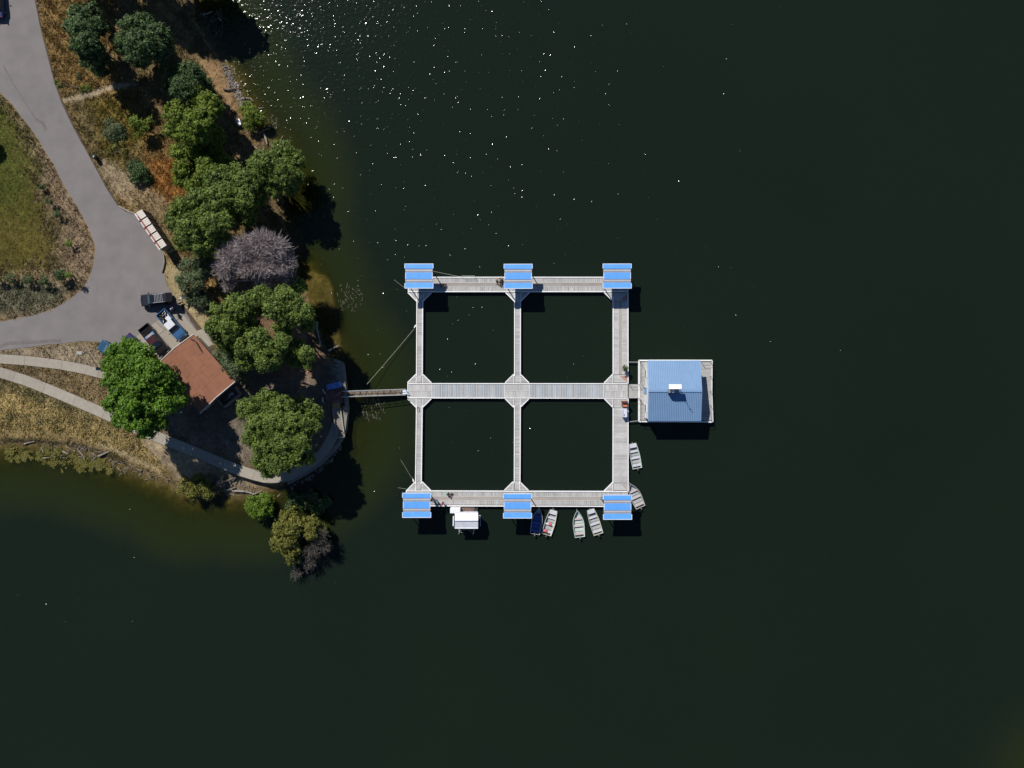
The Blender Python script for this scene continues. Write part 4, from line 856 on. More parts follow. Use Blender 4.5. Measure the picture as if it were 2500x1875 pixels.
# ------------------------------------------------------------------ brown roofed hut
pmat('roof_brown', (0.258, 0.118, 0.070), (0.222, 0.102, 0.062), scale=0.7, rough=0.95, bump=.25, bscale=16, tint=.03, spec=.15, detail=9)
pmat('roof_joint', (0.17, 0.075, 0.048), (0.15, 0.065, 0.042), scale=3, rough=1)
pmat('wall_block', (0.30, 0.27, 0.23), (0.24, 0.21, 0.18), scale=2, rough=.9)
pmat('fascia', (0.58, 0.52, 0.48), (0.5, 0.45, 0.41), scale=2, rough=.7)
ze, zr = ZL + 2.6, ZL + 3.25
K = [P(392, 880.6, ze), P(472.4, 816, ze), P(574, 931.4, ze), P(488, 1009.4, ze)]
bc = sum(K, Vector()) / 4
hb = thing('brown_roofed_hut', 'lakeside hut with a low brown roll-roofed gable beside the parked trucks', 'building', (bc.x, bc.y, ZL - .05))
Ra = (K[0] + K[1]) / 2; Rb = (K[3] + K[2]) / 2; Ra.z = Rb.z = zr
for e0, e1 in ((K[0], K[3]), (K[1], K[2])):
    nrm = (e1 - e0).cross(Ra - e0).normalized(); nrm = nrm if nrm.z > 0 else -nrm
    m = MB(); q = [e0, e1, Rb, Ra]; m.add([p_ - nrm * .1 for p_ in q] + [p_ + nrm * .002 for p_ in q], [(3, 2, 1, 0), (4, 5, 6, 7), (0, 1, 5, 4), (1, 2, 6, 5), (2, 3, 7, 6), (3, 0, 4, 7)]); rf = m.build('roof', 'roof_joint', hb, world=True)
    ns = 4
    for i in range(ns):
        cuts = [0] + sorted([(k + (.5 if i % 2 else .15) + rnd.uniform(-.1, .1)) / 4.6 for k in range(4 if i % 2 else 5)]) + [1]; cuts = [c_ for c_ in cuts if 0 <= c_ <= 1]
        for ta, tb in zip(cuts, cuts[1:]):
            if tb - ta < .03: continue
            s0, s1 = i / ns + .004, (i + 1) / ns - .004
            f = lambda t, s: (e0.lerp(e1, t)).lerp(Ra.lerp(Rb, t), s)
            g = .0018; q = [f(ta + g, s0), f(tb - g, s0), f(tb - g, s1), f(ta + g, s1)]; h = .012 + rnd.uniform(0, .006)
            m = MB(); m.add([p_ + nrm * .001 for p_ in q] + [p_ + nrm * h for p_ in q], [(3, 2, 1, 0), (4, 5, 6, 7), (0, 1, 5, 4), (1, 2, 6, 5), (2, 3, 7, 6), (3, 0, 4, 7)]); m.build('roofing_sheet', 'roof_brown', rf)
m = MB()
inn = [bc + (k - bc) * .93 for k in K]; m.prism([(k.x, k.y) for k in inn], ZL - .05, ze - .12); m.build('wall', 'wall_block', hb, world=True)
for a, b in ((K[0], Ra), (Ra, K[1]), (K[3], Rb), (Rb, K[2])): m = MB(); m.bar(a - Vector((0, 0, .03)), b - Vector((0, 0, .03)), .1, .22); m.build('fascia_board', 'fascia', hb, world=True)
m = MB(); m.tube([P(464, 826, ze + .32), P(476, 831.5, ze + .42), P(484, 845, ze + .42), P(492, 858, ze + .36)], .06, 6); m.build('roof_conduit', 'dark_steel', hb, world=True)
dd = (K[3] - K[2]).normalized(); mid = K[2].lerp(K[3], .5); nn = Vector((dd.y, -dd.x, 0)); nn = nn if (nn.dot(mid - bc) > 0) else -nn
m = MB(); c = mid - nn * .30 + dd * 1.5; m.box((c.x, c.y, ZL + 1.0), (.95, .1, 2.0), math.atan2(dd.y, dd.x)); dr = m.build('door', 'roof_brown', hb, world=True)
# walled yard at the lake end of the hut
yd = thing('walled_yard', 'low walled yard with scrap in deep shade at the lake end of the hut', 'enclosure', (*P(560, 975, ZL)[:2], ZL))
wp = [(530, 974), (545.5, 994), (584, 962), (572, 945)]
for a, b in zip(wp, wp[1:]): pa, pb = P(*a, ZL + 1.1), P(*b, ZL + 1.1); m = MB(); m.bar((pa.x, pa.y, ZL + .5), (pb.x, pb.y, ZL + .5), .2, 1.2); m.build('wall', 'concrete_old', yd, world=True)
CR = ['broken brown crate at the left end of the scrap in the walled yard', 'brown crate second from the left in the walled yard', 'pale crate in the middle of the walled yard scrap', 'pale crate at the right end of the walled yard scrap']
for i in range(4):
    c = P(548 + i * 6, 978 - i * 5.4, ZL + .4); tag(MB().box((c.x, c.y, ZL + .2), (rnd.uniform(.3, .8), rnd.uniform(.2, .5), .4), rnd.uniform(0, 3)).build('crate', 'thwart_grey' if i > 1 else 'plank_brown'), CR[i], 'crate', 'crates in the walled yard')

# ------------------------------------------------------------------ vehicles
glassmat('car_glass', (0.012, 0.016, 0.02), .04)
glassmat('windshield', (0.06, 0.10, 0.125), .05)
pmat('tyre', (0.018, 0.018, 0.018), (0.03, 0.03, 0.03), scale=8, rough=.9)
pmat('chrome', (0.55, 0.56, 0.58), (0.45, 0.46, 0.48), scale=3, rough=.25, metal=.9)
pmat('silver', (0.36, 0.37, 0.39), (0.3, 0.31, 0.32), scale=4, rough=.4)
pmat('lamp_red', (0.35, 0.02, 0.02), (0.25, 0.015, 0.015), scale=3, rough=.3)
pmat('lamp_clear', (0.6, 0.6, 0.58), (0.5, 0.5, 0.5), scale=3, rough=.2)
def paint(name, c): return pmat(name, c, tuple(x * .9 for x in c), scale=1.5, rough=.34, coat=.12, spec=.3)
paint('paint_charcoal', (0.016, 0.017, 0.026)); paint('paint_navy', (0.02, 0.028, 0.09)); paint('paint_blue', (0.035, 0.10, 0.22)); paint('paint_teal', (0.02, 0.07, 0.13)); paint('paint_black', (0.008, 0.0065, 0.007)); paint('paint_maroon', (0.045, 0.014, 0.018)); paint('paint_white', (0.62, 0.63, 0.66)); paint('paint_violet', (0.025, 0.02, 0.11))
pmat('bed_liner', (0.01, 0.01, 0.011), (0.016, 0.016, 0.018), scale=6, rough=1.0, spec=.05)
def loft(m, rings):
    k = len(rings[0]); V = [p for r_ in rings for p in r_]; F = []
    for i in range(len(rings) - 1):
        for j in range(k): F.append((i * k + j, (i + 1) * k + j, (i + 1) * k + (j + 1) % k, i * k + (j + 1) % k))
    F += [tuple(range(k))[::-1], tuple(range((len(rings) - 1) * k, len(rings) * k))][::-1]; m.add(V, F)
def vehicle(name, label, cat, ctr, rz, kind, body, roofm, L_, W_, Hh, rack=False, liftgate=False):
    c = P(*ctr, ZL + .8); r = thing(name, label, cat, (c.x, c.y, ZL + .035), rz); hw = W_ / 2; hl = L_ / 2
    if kind == 'pickup': prof = [(-hl, .55), (-hl * .98, .95), (-.2 * hl, .98), (.38 * hl, 1.02), (.80 * hl, .98), (.95 * hl, .88), (hl, .6)]
    elif kind == 'suv': prof = [(-hl, .6), (-hl * .97, 1.0), (-.2 * hl, 1.06), (.36 * hl, 1.08), (.80 * hl, 1.03), (.95 * hl, .92), (hl, .6)]
    else: prof = [(-hl, .5), (-hl * .95, .84), (-.55 * hl, .93), (.32 * hl, .95), (.75 * hl, .84), (.95 * hl, .68), (hl, .5)]
    xcut = -.22 * hl if kind == 'pickup' else None
    def ring(x, zt):
        f = x / hl; k = hw * (1 - .10 * max(0, abs(f) - .72) / .28 - (.12 if abs(f) > .985 else 0)); return [(x, -k * .93, .30), (x, k * .93, .30), (x, k, .58), (x, k * .97, zt - .06), (x, k * .86, zt), (x, -k * .86, zt), (x, -k * .97, zt - .06), (x, -k, .58)]
    m = MB(); pr = [p_ for p_ in prof if xcut is None or p_[0] >= xcut] ; loft(m, [ring(*p_) for p_ in pr]); bd = m.build('body', body, r, smooth=False, bevel=.03)
    if kind == 'pickup':
        m = MB(); x0, x1 = -hl, xcut + .0
        m.box(((x0 + x1) / 2, 0, .48), (x1 - x0 - .02, W_ * .93, .34)); m.box(((x0 + x1) / 2, hw * .93, .80), (x1 - x0 - .02, .11, .38)); m.box(((x0 + x1) / 2, -hw * .93, .80), (x1 - x0 - .02, .11, .38)); m.box((x0 + .05, 0, .80), (.1, W_ * .86, .36)); bw = m.build('bed', body, r, bevel=.02)
        m = MB(); m.box(((x0 + x1) / 2, 0, .66), (x1 - x0 - .16, W_ * .84, .02)); m.build('liner', 'bed_liner', bw)
        cb = (xcut, .48 * hl, xcut + .06, .24 * hl)
    elif kind == 'suv': cb = (-.96 * hl, .46 * hl, -.86 * hl, .22 * hl)
    else: cb = (-.66 * hl, .46 * hl, -.36 * hl, .14 * hl)
    zs = {'pickup': 1.0, 'suv': 1.06, 'sedan': .93}[kind]; wb, wt = hw * .90, hw * .74
    xb0, xb1, xt0, xt1 = cb
    def slab(nm, mat, pts, off):
        n_ = (Vector(pts[1]) - Vector(pts[0])).cross(Vector(pts[2]) - Vector(pts[0])).normalized() * off; m = MB(); q = [Vector(p_) for p_ in pts]; m.add([p_ - n_ for p_ in q] + [p_ + n_ for p_ in q], [(3, 2, 1, 0), (4, 5, 6, 7), (0, 1, 5, 4), (1, 2, 6, 5), (2, 3, 7, 6), (3, 0, 4, 7)]); return m.build(nm, mat, r)
    m = MB(); m.add([(xb0, -wb, zs - .05), (xb1, -wb, zs - .05), (xb1, wb, zs - .05), (xb0, wb, zs - .05), (xt0, -wt, Hh - .04), (xt1, -wt, Hh - .04), (xt1, wt, Hh - .04), (xt0, wt, Hh - .04)], [(3, 2, 1, 0), (4, 5, 6, 7), (0, 1, 5, 4), (1, 2, 6, 5), (2, 3, 7, 6), (3, 0, 4, 7)]); m.build('cabin', body, r)
    def mixp(a, b, t): return tuple(a[i] + (b[i] - a[i]) * t for i in range(3))
    def pane(nm, mat, p00, p10, p11, p01):
        s_ = .08; q = [mixp(mixp(p00, p10, u_), mixp(p01, p11, u_), v_) for u_, v_ in ((s_, .06), (1 - s_, .06), (1 - s_, .94), (s_, .94))]; slab(nm, mat, q, .012)
    bA, bB, bC, bD = (xb0, -wb, zs), (xb1, -wb, zs), (xb1, wb, zs), (xb0, wb, zs); tA, tB, tC, tD = (xt0, -wt, Hh - .05), (xt1, -wt, Hh - .05), (xt1, wt, Hh - .05), (xt0, wt, Hh - .05)
    pane('windshield', 'windshield', bB, bC, tC, tB); pane('rear_window', 'car_glass', bD, bA, tA, tD); pane('side_window', 'car_glass', bA, bB, tB, tA); pane('side_window', 'car_glass', bC, bD, tD, tC)
    m = MB(); m.box(((xt0 + xt1) / 2, 0, Hh - .01), (xt1 - xt0 + .02, 2 * wt + .02, .06)); rf_ = m.build('roof', roofm, r, bevel=.03)
    if kind == 'suv': m = MB(); m.box((xt1 - .55, 0, Hh + .022), (.8, wt * 1.5, .01)); m.build('sunroof', 'car_glass', rf_)
    if rack:
        for y in (-wt * .92, wt * .92): m = MB(); m.bar((xt0 + .25, y, Hh + .07), (xt1 - .5, y, Hh + .07), .05, .05); m.build('rack_rail', 'silver', rf_)
        for i in range(6): m = MB(); m.bar((xt0 + .55 + i * .22, -wt * .9, Hh + .085), (xt0 + .55 + i * .22, wt * .9, Hh + .085), .05, .03); m.build('rack_bar', 'silver', rf_)
    if liftgate:
        m = MB(); m.add([(xt0, -wt, Hh), (xt0, wt, Hh), (xt0 - .95, wt * .95, Hh + .22), (xt0 - .95, -wt * .95, Hh + .22), (xt0, -wt, Hh - .05), (xt0, wt, Hh - .05), (xt0 - .95, wt * .95, Hh + .15), (xt0 - .95, -wt * .95, Hh + .15)], [(3, 2, 1, 0), (4, 5, 6, 7), (0, 1, 5, 4), (1, 2, 6, 5), (2, 3, 7, 6), (3, 0, 4, 7)]); m.build('liftgate', 'paint_black', r)
    hy = hw * .97
    for x in (-.60 * hl, .62 * hl):
        for y in (-1, 1):
            m = MB(); m.tube([(x, y * (hy - .2), .35), (x, y * (hy + .03), .35)], .345, 16); w_ = m.build('wheel', 'tyre', r); m = MB(); m.tube([(x, y * (hy + .01), .35), (x, y * (hy + .045), .35)], .20, 12); m.build('rim', 'chrome', w_)
    for y in (-1, 1):
        m = MB(); m.box((hl * .955, y * hw * .66, .74), (.16, .34, .15)); m.build('headlight', 'lamp_clear', r, bevel=.02)
        m = MB(); m.box((-hl * .985, y * hw * .78, .80), (.08, .16, .24)); m.build('taillight', 'lamp_red', r)
        m = MB(); m.box((xb1 - .25, y * (hw + .11), zs + .1), (.12, .22, .15)); m.build('mirror', body, r, bevel=.02)
    m = MB(); m.box((hl - .02, 0, .48), (.16, W_ * .82, .2)); m.build('bumper', 'chrome' if kind == 'pickup' else body, r, bevel=.03); m = MB(); m.box((-hl + .02, 0, .48), (.16, W_ * .84, .2)); m.build('bumper', 'chrome' if kind == 'pickup' else body, r, bevel=.03)
    m = MB(); m.box((.62 * hl, 0, prof[3][1] - .012), (.02, .02, .01)); m.box((.60 * hl, 0, 1.0 if kind != 'sedan' else .89), (.5 * hl, .04, .03)); m.build('hood_crease', body, r)
    return r
R_ = math.radians
vehicle('parked_suv', 'dark grey SUV with silver roof rack and raised tailgate by the parking edge', 'suv', (380, 731), R_(185.5), 'suv', 'paint_charcoal', 'paint_charcoal', 4.6, 1.82, 1.72, rack=True, liftgate=True)
t1 = vehicle('pickup_truck', 'blue pickup with white cab roof and cluttered bed, nose to the hut', 'pickup', (419, 793), R_(-49.5), 'pickup', 'paint_blue', 'paint_white', 5.1, 1.80, 1.62)
t2 = vehicle('pickup_truck', 'dark maroon pickup with a tool box in its bed, nose to the hut', 'pickup', (376, 831), R_(-51.5), 'pickup', 'paint_black', 'paint_maroon', 5.3, 1.84, 1.68)
vehicle('parked_car', 'dark blue rounded car half hidden by the bright green tree', 'car', (329, 849), R_(-52), 'sedan', 'paint_violet', 'paint_violet', 4.5, 1.76, 1.42)
vehicle('parked_car', 'teal blue car mostly hidden under the left edge of the bright green tree', 'car', (272, 856), R_(152), 'suv', 'paint_teal', 'paint_teal', 4.2, 1.75, 1.5)
vehicle('parked_car', 'navy car at the top left corner of the road, cut by the frame', 'car', (-8, 6), R_(92), 'sedan', 'paint_navy', 'paint_navy', 4.5, 1.78, 1.45)
# loads in the two truck beds
pmat('tarp_white', (0.62, 0.63, 0.68), (0.54, 0.55, 0.6), scale=2, rough=.7)
def inbed(t, x, y, z): return t.matrix_basis @ Vector((x, y, z))
bpy.context.view_layer.update()
def load(t, name, label, cat, x, y, d, mat, rz=0.0, z=.68, grp=None, bev=.02):
    p = inbed(t, x, y, z); m = MB(); m.box((0, 0, d[2] / 2), d, 0); o = m.build(name, mat, None, bevel=bev); o.location = p; o.rotation_euler = (0, 0, t.rotation_euler[2] + rz); return tag(o, label, cat, grp)
load(t1, 'tarp_bundle', 'folded white sheet lying behind the cab of the blue pickup', 'sheet', -.95, .30, (.75, .7, .42), 'tarp_white', .1, bev=.08)
TL = [(-2.25, .5, 'white bucket lid'), (-2.2, .1, 'grey pipe'), (-2.2, -.45, 'dark pipe'), (-1.9, .35, 'white bag'), (-1.85, -.1, 'grey can'), (-1.8, -.55, 'dark case'), (-1.55, .55, 'white board'), (-1.5, .05, 'grey tool'), (-1.45, -.4, 'dark sack'), (-1.25, -.6, 'white plank')]
for i, (tx, ty, tn_) in enumerate(TL):
    load(t1, tn_.split()[-1], tn_ + ' at the ' + ('tailgate end' if i < 3 else ('middle' if i < 6 else 'cab end')) + ' of the cluttered blue pickup bed', tn_.split()[-1], tx, ty, (rnd.uniform(.25, .6), rnd.uniform(.06, .16), rnd.uniform(.06, .25)), 'tarp_white' if i % 3 == 0 else ('steel_grey' if i % 3 == 1 else 'dark_steel'), rnd.uniform(0, 3.1), grp='clutter in the blue pickup bed')
load(t2, 'tool_box', 'grey lidded tool box across the bed of the maroon pickup', 'tool box', -.85, 0, (.55, 1.1, .3), 'steel_grey')
for y, lab in ((.62, 'blue plastic crate left of the tool box in the maroon pickup bed'), (-.62, 'blue plastic crate right of the tool box in the maroon pickup bed')): load(t2, 'crate', lab, 'crate', -.85, y * 1.05, (.6, .2, .34), 'bin_blue')

# ------------------------------------------------------------------ posts, bin, sign, cooler
pmat('bin_green', (0.02, 0.035, 0.03), (0.015, 0.025, 0.022), scale=3, rough=.6)
c = P(228.5, 382, ZL + 1); r = thing('litter_bin', 'round dark green litter bin at the roadside below the curve', 'bin', (c.x, c.y, ZL - .02))
m = MB(); m.lathe((0, 0, 0), [(.24, 0), (.30, .1), (.31, .85), (.29, .9)], 14); m.build('body', 'bin_green', r); m = MB(); m.lathe((0, 0, .9), [(.32, 0), (.32, .06), (.2, .16), (.06, .2)], 14); lid = m.build('lid', 'bin_green', r); m = MB(); m.lathe((0, -.05, 1.08), [(.09, 0), (.09, .03), (.02, .03)], 8); m.build('flap', 'tarp_white', lid)
pmat('sign_grey', (0.34, 0.32, 0.31), (0.27, 0.26, 0.25), scale=3, rough=.6)
c = P(217, 863, ZL); r = thing('sign_post', 'tall thin post with a flat panel casting a long shadow over the upper path', 'sign', (c.x, c.y, ZL - .03))
m = MB(); m.tube([(0, 0, 0), (0, 0, 2.6)], .045, 6); m.build('post', 'steel_grey', r); m = MB(); m.box((0, 0, 2.62), (.78, .46, .06)); m.build('panel', 'sign_grey', r, bevel=.01)
c = P(577, 293, ZL + .5); r = thing('cooler', 'white cooler box on the sandy bank among the shore shrubs', 'cooler', (c.x, c.y, max(hz(577, 293), .3) - .02), R_(-72))
m = MB(); m.box((0, 0, .24), (.9, .55, .48)); m.build('body', 'white_paint', r, bevel=.03); m = MB(); m.box((0, 0, .52), (.94, .58, .08)); m.build('lid', 'white_paint', r, bevel=.02)

# ------------------------------------------------------------------ people
pmat('skin', (0.42, 0.25, 0.17), (0.36, 0.21, 0.14), scale=6, rough=.6)
pmat('hair_dark', (0.02, 0.015, 0.012), (0.03, 0.022, 0.018), scale=12, rough=.6)
for nm, cc in (('cloth_teal', (0.10, 0.42, 0.42)), ('cloth_black', (0.015, 0.015, 0.018)), ('cloth_navy', (0.02, 0.03, 0.08)), ('cloth_purple', (0.14, 0.11, 0.42)), ('cloth_red', (0.28, 0.02, 0.035)), ('cloth_pale', (0.42, 0.50, 0.58)), ('cloth_white', (0.72, 0.70, 0.68)), ('cloth_denim', (0.06, 0.09, 0.17)), ('cloth_sky', (0.12, 0.36, 0.5)), ('cloth_khaki', (0.3, 0.24, 0.16))): pmat(nm, cc, scale=5, rough=.9)
def skinned(name, mat, pts, edges, parent, root=0):
    me = bpy.data.meshes.new(name); me.from_pydata([p[0] for p in pts], edges, []); me.update(); o = bpy.data.objects.new(name, me); COL.objects.link(o); o.parent = parent
    md = o.modifiers.new('skin', 'SKIN'); md.use_smooth_shade = True
    lay = me.skin_vertices[0] if me.skin_vertices else None
    if lay is None:
        bpy.context.view_layer.objects.active = o; bpy.ops.mesh.customdata_skin_add(); lay = me.skin_vertices[0]
    for i, p in enumerate(pts): lay.data[i].radius = (p[1], p[1] if len(p) < 3 else p[2]); lay.data[i].use_root = (i == root)
    sb = o.modifiers.new('sub', 'SUBSURF'); sb.levels = 1; sb.render_levels = 1; me.materials.append(MATS[mat]); return o
POSES = {
 'stand': dict(pel=(0, 0, .93), che=(.02, 0, 1.30), nec=(.02, 0, 1.47), hea=(.05, 0, 1.60), kn=[(.04, .10, .50), (-.02, -.10, .50)], an=[(0, .11, .08), (-.05, -.11, .08)], el=[(.02, .27, 1.12), (.06, -.27, 1.12)], wr=[(.20, .25, .98), (.24, -.22, 1.02)]),
 'sit': dict(pel=(-.1, 0, .16), che=(-.02, 0, .50), nec=(.04, 0, .68), hea=(.10, 0, .82), kn=[(.34, .16, .42), (.36, -.14, .38)], an=[(.58, .16, .08), (.70, -.18, .08)], el=[(.14, .27, .44), (.16, -.26, .42)], wr=[(.36, .18, .50), (.38, -.10, .50)]),
 'bend': dict(pel=(-.12, 0, .90), che=(.18, 0, 1.16), nec=(.34, 0, 1.24), hea=(.46, 0, 1.28), kn=[(.02, .11, .48), (-.1, -.11, .50)], an=[(0, .12, .08), (-.16, -.12, .08)], el=[(.30, .24, .92), (.30, -.24, .92)], wr=[(.44, .18, .72), (.46, -.16, .74)])}
def person(label, u, v, z0, rz, pose, shirt, pants, hair='hair_dark', s=1.0, zc=.8, group=None, long_sleeve=False, bare_legs=False):
    c = P(u, v, z0 + zc * s); r = thing('person', label, 'person', (c.x, c.y, z0), rz, group); r.scale = (s, s, s)
    q = POSES[pose]; V = lambda k: Vector(q[k]); pel, che, nec, hea = V('pel'), V('che'), V('nec'), V('hea'); up = (nec - pel).normalized(); face = Vector((1, 0, 0)) if pose != 'bend' else Vector((.7, 0, -.7))
    pts = [(pel, .13, .15), (pel.lerp(che, .5), .12, .14), (che, .13, .17), (nec, .055), (hea, .085, .095), (hea + up * .10, .07)]; ed = [(0, 1), (1, 2), (2, 3), (3, 4), (4, 5)]
    pts += [(hea + face * .105 - up * .01, .014), (hea + Vector((0, .09, 0)), .016), (hea + Vector((0, -.09, 0)), .016)]; ed += [(4, 6), (4, 7), (4, 8)]        # nose, ears
    for i, sy in enumerate((1, -1)):
        k, a = Vector(q['kn'][i]), Vector(q['an'][i]); b_ = len(pts); hip = pel + Vector((0, sy * .10, -.03)); pts += [(hip, .085), (k, .058), (a, .042), (a + Vector((.16, 0, -.045)), .035)]; ed += [(0, b_), (b_, b_ + 1), (b_ + 1, b_ + 2), (b_ + 2, b_ + 3)]
        e, w_ = Vector(q['el'][i]), Vector(q['wr'][i]); sh = che + Vector((0, sy * .18, .08)); b_ = len(pts); d_ = (w_ - e).normalized(); palm = w_ + d_ * .07; pts += [(sh, .062), (e, .042), (w_, .03), (palm, .034, .02)]; ed += [(2, b_), (b_, b_ + 1), (b_ + 1, b_ + 2), (b_ + 2, b_ + 3)]
        sd = d_.cross(Vector((0, 0, 1))); sd = sd.normalized() if sd.length > .1 else Vector((0, 1, 0)); pl = b_ + 3
        for j, (off, ln) in enumerate(((-.030, .062), (-.010, .074), (.010, .070), (.030, .055))):
            f0 = len(pts); pts += [(palm + d_ * .045 + sd * off, .0095), (palm + d_ * (.045 + ln) + sd * off * 1.1 - Vector((0, 0, .02)), .008)]; ed += [(pl, f0), (f0, f0 + 1)]
        f0 = len(pts); pts += [(w_ + d_ * .045 + sd * sy * .05, .010), (w_ + d_ * .09 + sd * sy * .065, .009)]; ed += [(b_ + 2, f0), (f0, f0 + 1)]
    skinned('body', 'skin', pts, ed, r)
    sp = [(pel + up * .05, .145, .17), (pel.lerp(che, .55), .14, .165), (che, .15, .185), (nec - up * .05, .085)]; se = [(0, 1), (1, 2), (2, 3)]
    for i, sy in enumerate((1, -1)):
        e = Vector(q['el'][i]); w_ = Vector(q['wr'][i]); sh = che + Vector((0, sy * .18, .08)); b_ = len(sp); sp += [(sh, .08), (sh.lerp(e, .75) if not long_sleeve else e, .062)]; se += [(2, b_), (b_, b_ + 1)]
        if long_sleeve: sp.append((e.lerp(w_, .85), .045)); se.append((b_ + 1, b_ + 2))
    skinned('shirt', shirt, sp, se, r)
    tp = [(pel + up * .02, .15, .165)]; te = []
    for i, sy in enumerate((1, -1)):
        k, a = Vector(q['kn'][i]), Vector(q['an'][i]); hip = pel + Vector((0, sy * .10, -.03)); b_ = len(tp); tp += [(hip, .10), (k, .075)]; te += [(0, b_), (b_, b_ + 1)]
        if not bare_legs: tp.append((k.lerp(a, .9), .06)); te.append((b_ + 1, b_ + 2))
    skinned('trousers', pants, tp, te, r)
    m = MB(); hc = hea + up * .05 - face * .025; m.ell(hc, (.115, .108, .11), 12, 7); m.build('hair' if hair == 'hair_dark' else 'cap', hair, r, smooth=True)
    for sy in (1, -1):
        m = MB(); e_ = hea + face * .088 + Vector((0, sy * .035, 0)) + up * .012; m.ell(e_, (.011, .011, .011), 6, 4); m.build('eye', 'hair_dark', r)
    m = MB(); mo = hea + face * .088 - up * .06; m.box(mo, (.012, .045, .012)); m.build('mouth', 'cloth_red', r)
    return r
person('person in a teal shirt sitting on the lower walkway with legs stretched out', 1092, 1205, ZD, R_(-25), 'sit', 'cloth_teal', 'cloth_khaki', zc=.5, bare_legs=True)
person('adult in navy standing at the right edge of the lower left canopy', 1054, 1220, ZD, R_(-40), 'stand', 'cloth_navy', 'cloth_black', zc=1.3, long_sleeve=True)
person('child in purple standing just right of the navy dressed adult', 1064, 1221.5, ZD, R_(-60), 'stand', 'cloth_purple', 'cloth_denim', s=.72, zc=1.2)
person('child in dark red standing at the outer edge of the lower walkway', 1080.5, 1229, ZD, R_(-120), 'bend', 'cloth_red', 'cloth_black', s=.8, zc=1.0)
person('person in black seated left of the upper middle canopy', 1224, 688, ZD, R_(215), 'sit', 'cloth_black', 'cloth_black', zc=.5)
person('person in a pale shirt standing beside the black clad angler on the upper walkway', 1223, 680.5, ZD, R_(200), 'sit', 'cloth_white', 'cloth_khaki', zc=.6, bare_legs=True)
person('person with bare arms seated in the shade right of the upper left canopy', 1079, 697, ZD, R_(10), 'sit', 'cloth_denim', 'cloth_black', zc=.5, bare_legs=True)
person('person in a blue-green shirt standing half under the lower right canopy', 1470, 1218, ZD, R_(0), 'stand', 'cloth_sky', 'cloth_black', zc=1.3, hair='cloth_sky')
person('person in a pale grey-blue shirt bending over beside the grey-green bush', 444, 727, ZL, R_(-130), 'bend', 'cloth_pale', 'cloth_denim', zc=1.1)
person('person in purple with a white cap in the SUV shadow', 419, 755, ZL + .03, R_(150), 'stand', 'cloth_purple', 'cloth_black', hair='cloth_white', zc=1.4)
pmat('dog_brown', (0.16, 0.085, 0.04), (0.1, 0.055, 0.03), scale=5, rough=.9)
c = P(441, 739, ZL + .3); r = thing('dog', 'small brown dog beside the bending person in grey-blue', 'dog', (c.x, c.y, ZL), R_(-150))
pts = [(Vector((-.25, 0, .34)), .10), (Vector((0, 0, .33)), .105), (Vector((.2, 0, .36)), .12), (Vector((.33, 0, .47)), .07), (Vector((.42, 0, .54)), .075), (Vector((.53, 0, .50)), .035), (Vector((-.36, 0, .42)), .025), (Vector((-.44, 0, .52)), .018), (Vector((.40, .05, .62)), .018), (Vector((.40, -.05, .62)), .018)]; ed = [(0, 1), (1, 2), (2, 3), (3, 4), (4, 5), (0, 6), (6, 7), (4, 8), (4, 9)]
for y in (.07, -.07):
    b_ = len(pts); pts += [(Vector((.2, y, .25)), .05), (Vector((.19, y, .14)), .03), (Vector((.21, y, .03)), .028)]; ed += [(2, b_), (b_, b_ + 1), (b_ + 1, b_ + 2)]
    b_ = len(pts); pts += [(Vector((-.2, y, .26)), .06), (Vector((-.3, y, .15)), .03), (Vector((-.26, y, .03)), .028)]; ed += [(0, b_), (b_, b_ + 1), (b_ + 1, b_ + 2)]
skinned('body', 'dog_brown', pts, ed, r, 1)

# ------------------------------------------------------------------ trees and shrubs
pmat('bark', (0.13, 0.10, 0.075), (0.085, 0.065, 0.05), scale=4, rough=.95, bump=.5)
pmat('bark_grey', (0.36, 0.325, 0.30), (0.28, 0.25, 0.24), scale=4, rough=.95)
leafmat('leaf_olive', (0.050, 0.088, 0.020), (0.195, 0.262, 0.045))
leafmat('leaf_dark', (0.030, 0.062, 0.024), (0.105, 0.165, 0.050))
leafmat('leaf_yellow', (0.060, 0.100, 0.014), (0.215, 0.275, 0.030))
leafmat('leaf_bright', (0.045, 0.105, 0.012), (0.165, 0.300, 0.025), trans=.32)
leafmat('leaf_grey', (0.060, 0.088, 0.042), (0.155, 0.190, 0.085))
leafmat('leaf_willow', (0.085, 0.092, 0.018), (0.24, 0.235, 0.045))
leafmat('leaf_lime', (0.081, 0.149, 0.016), (0.189, 0.290, 0.030), trans=.3)
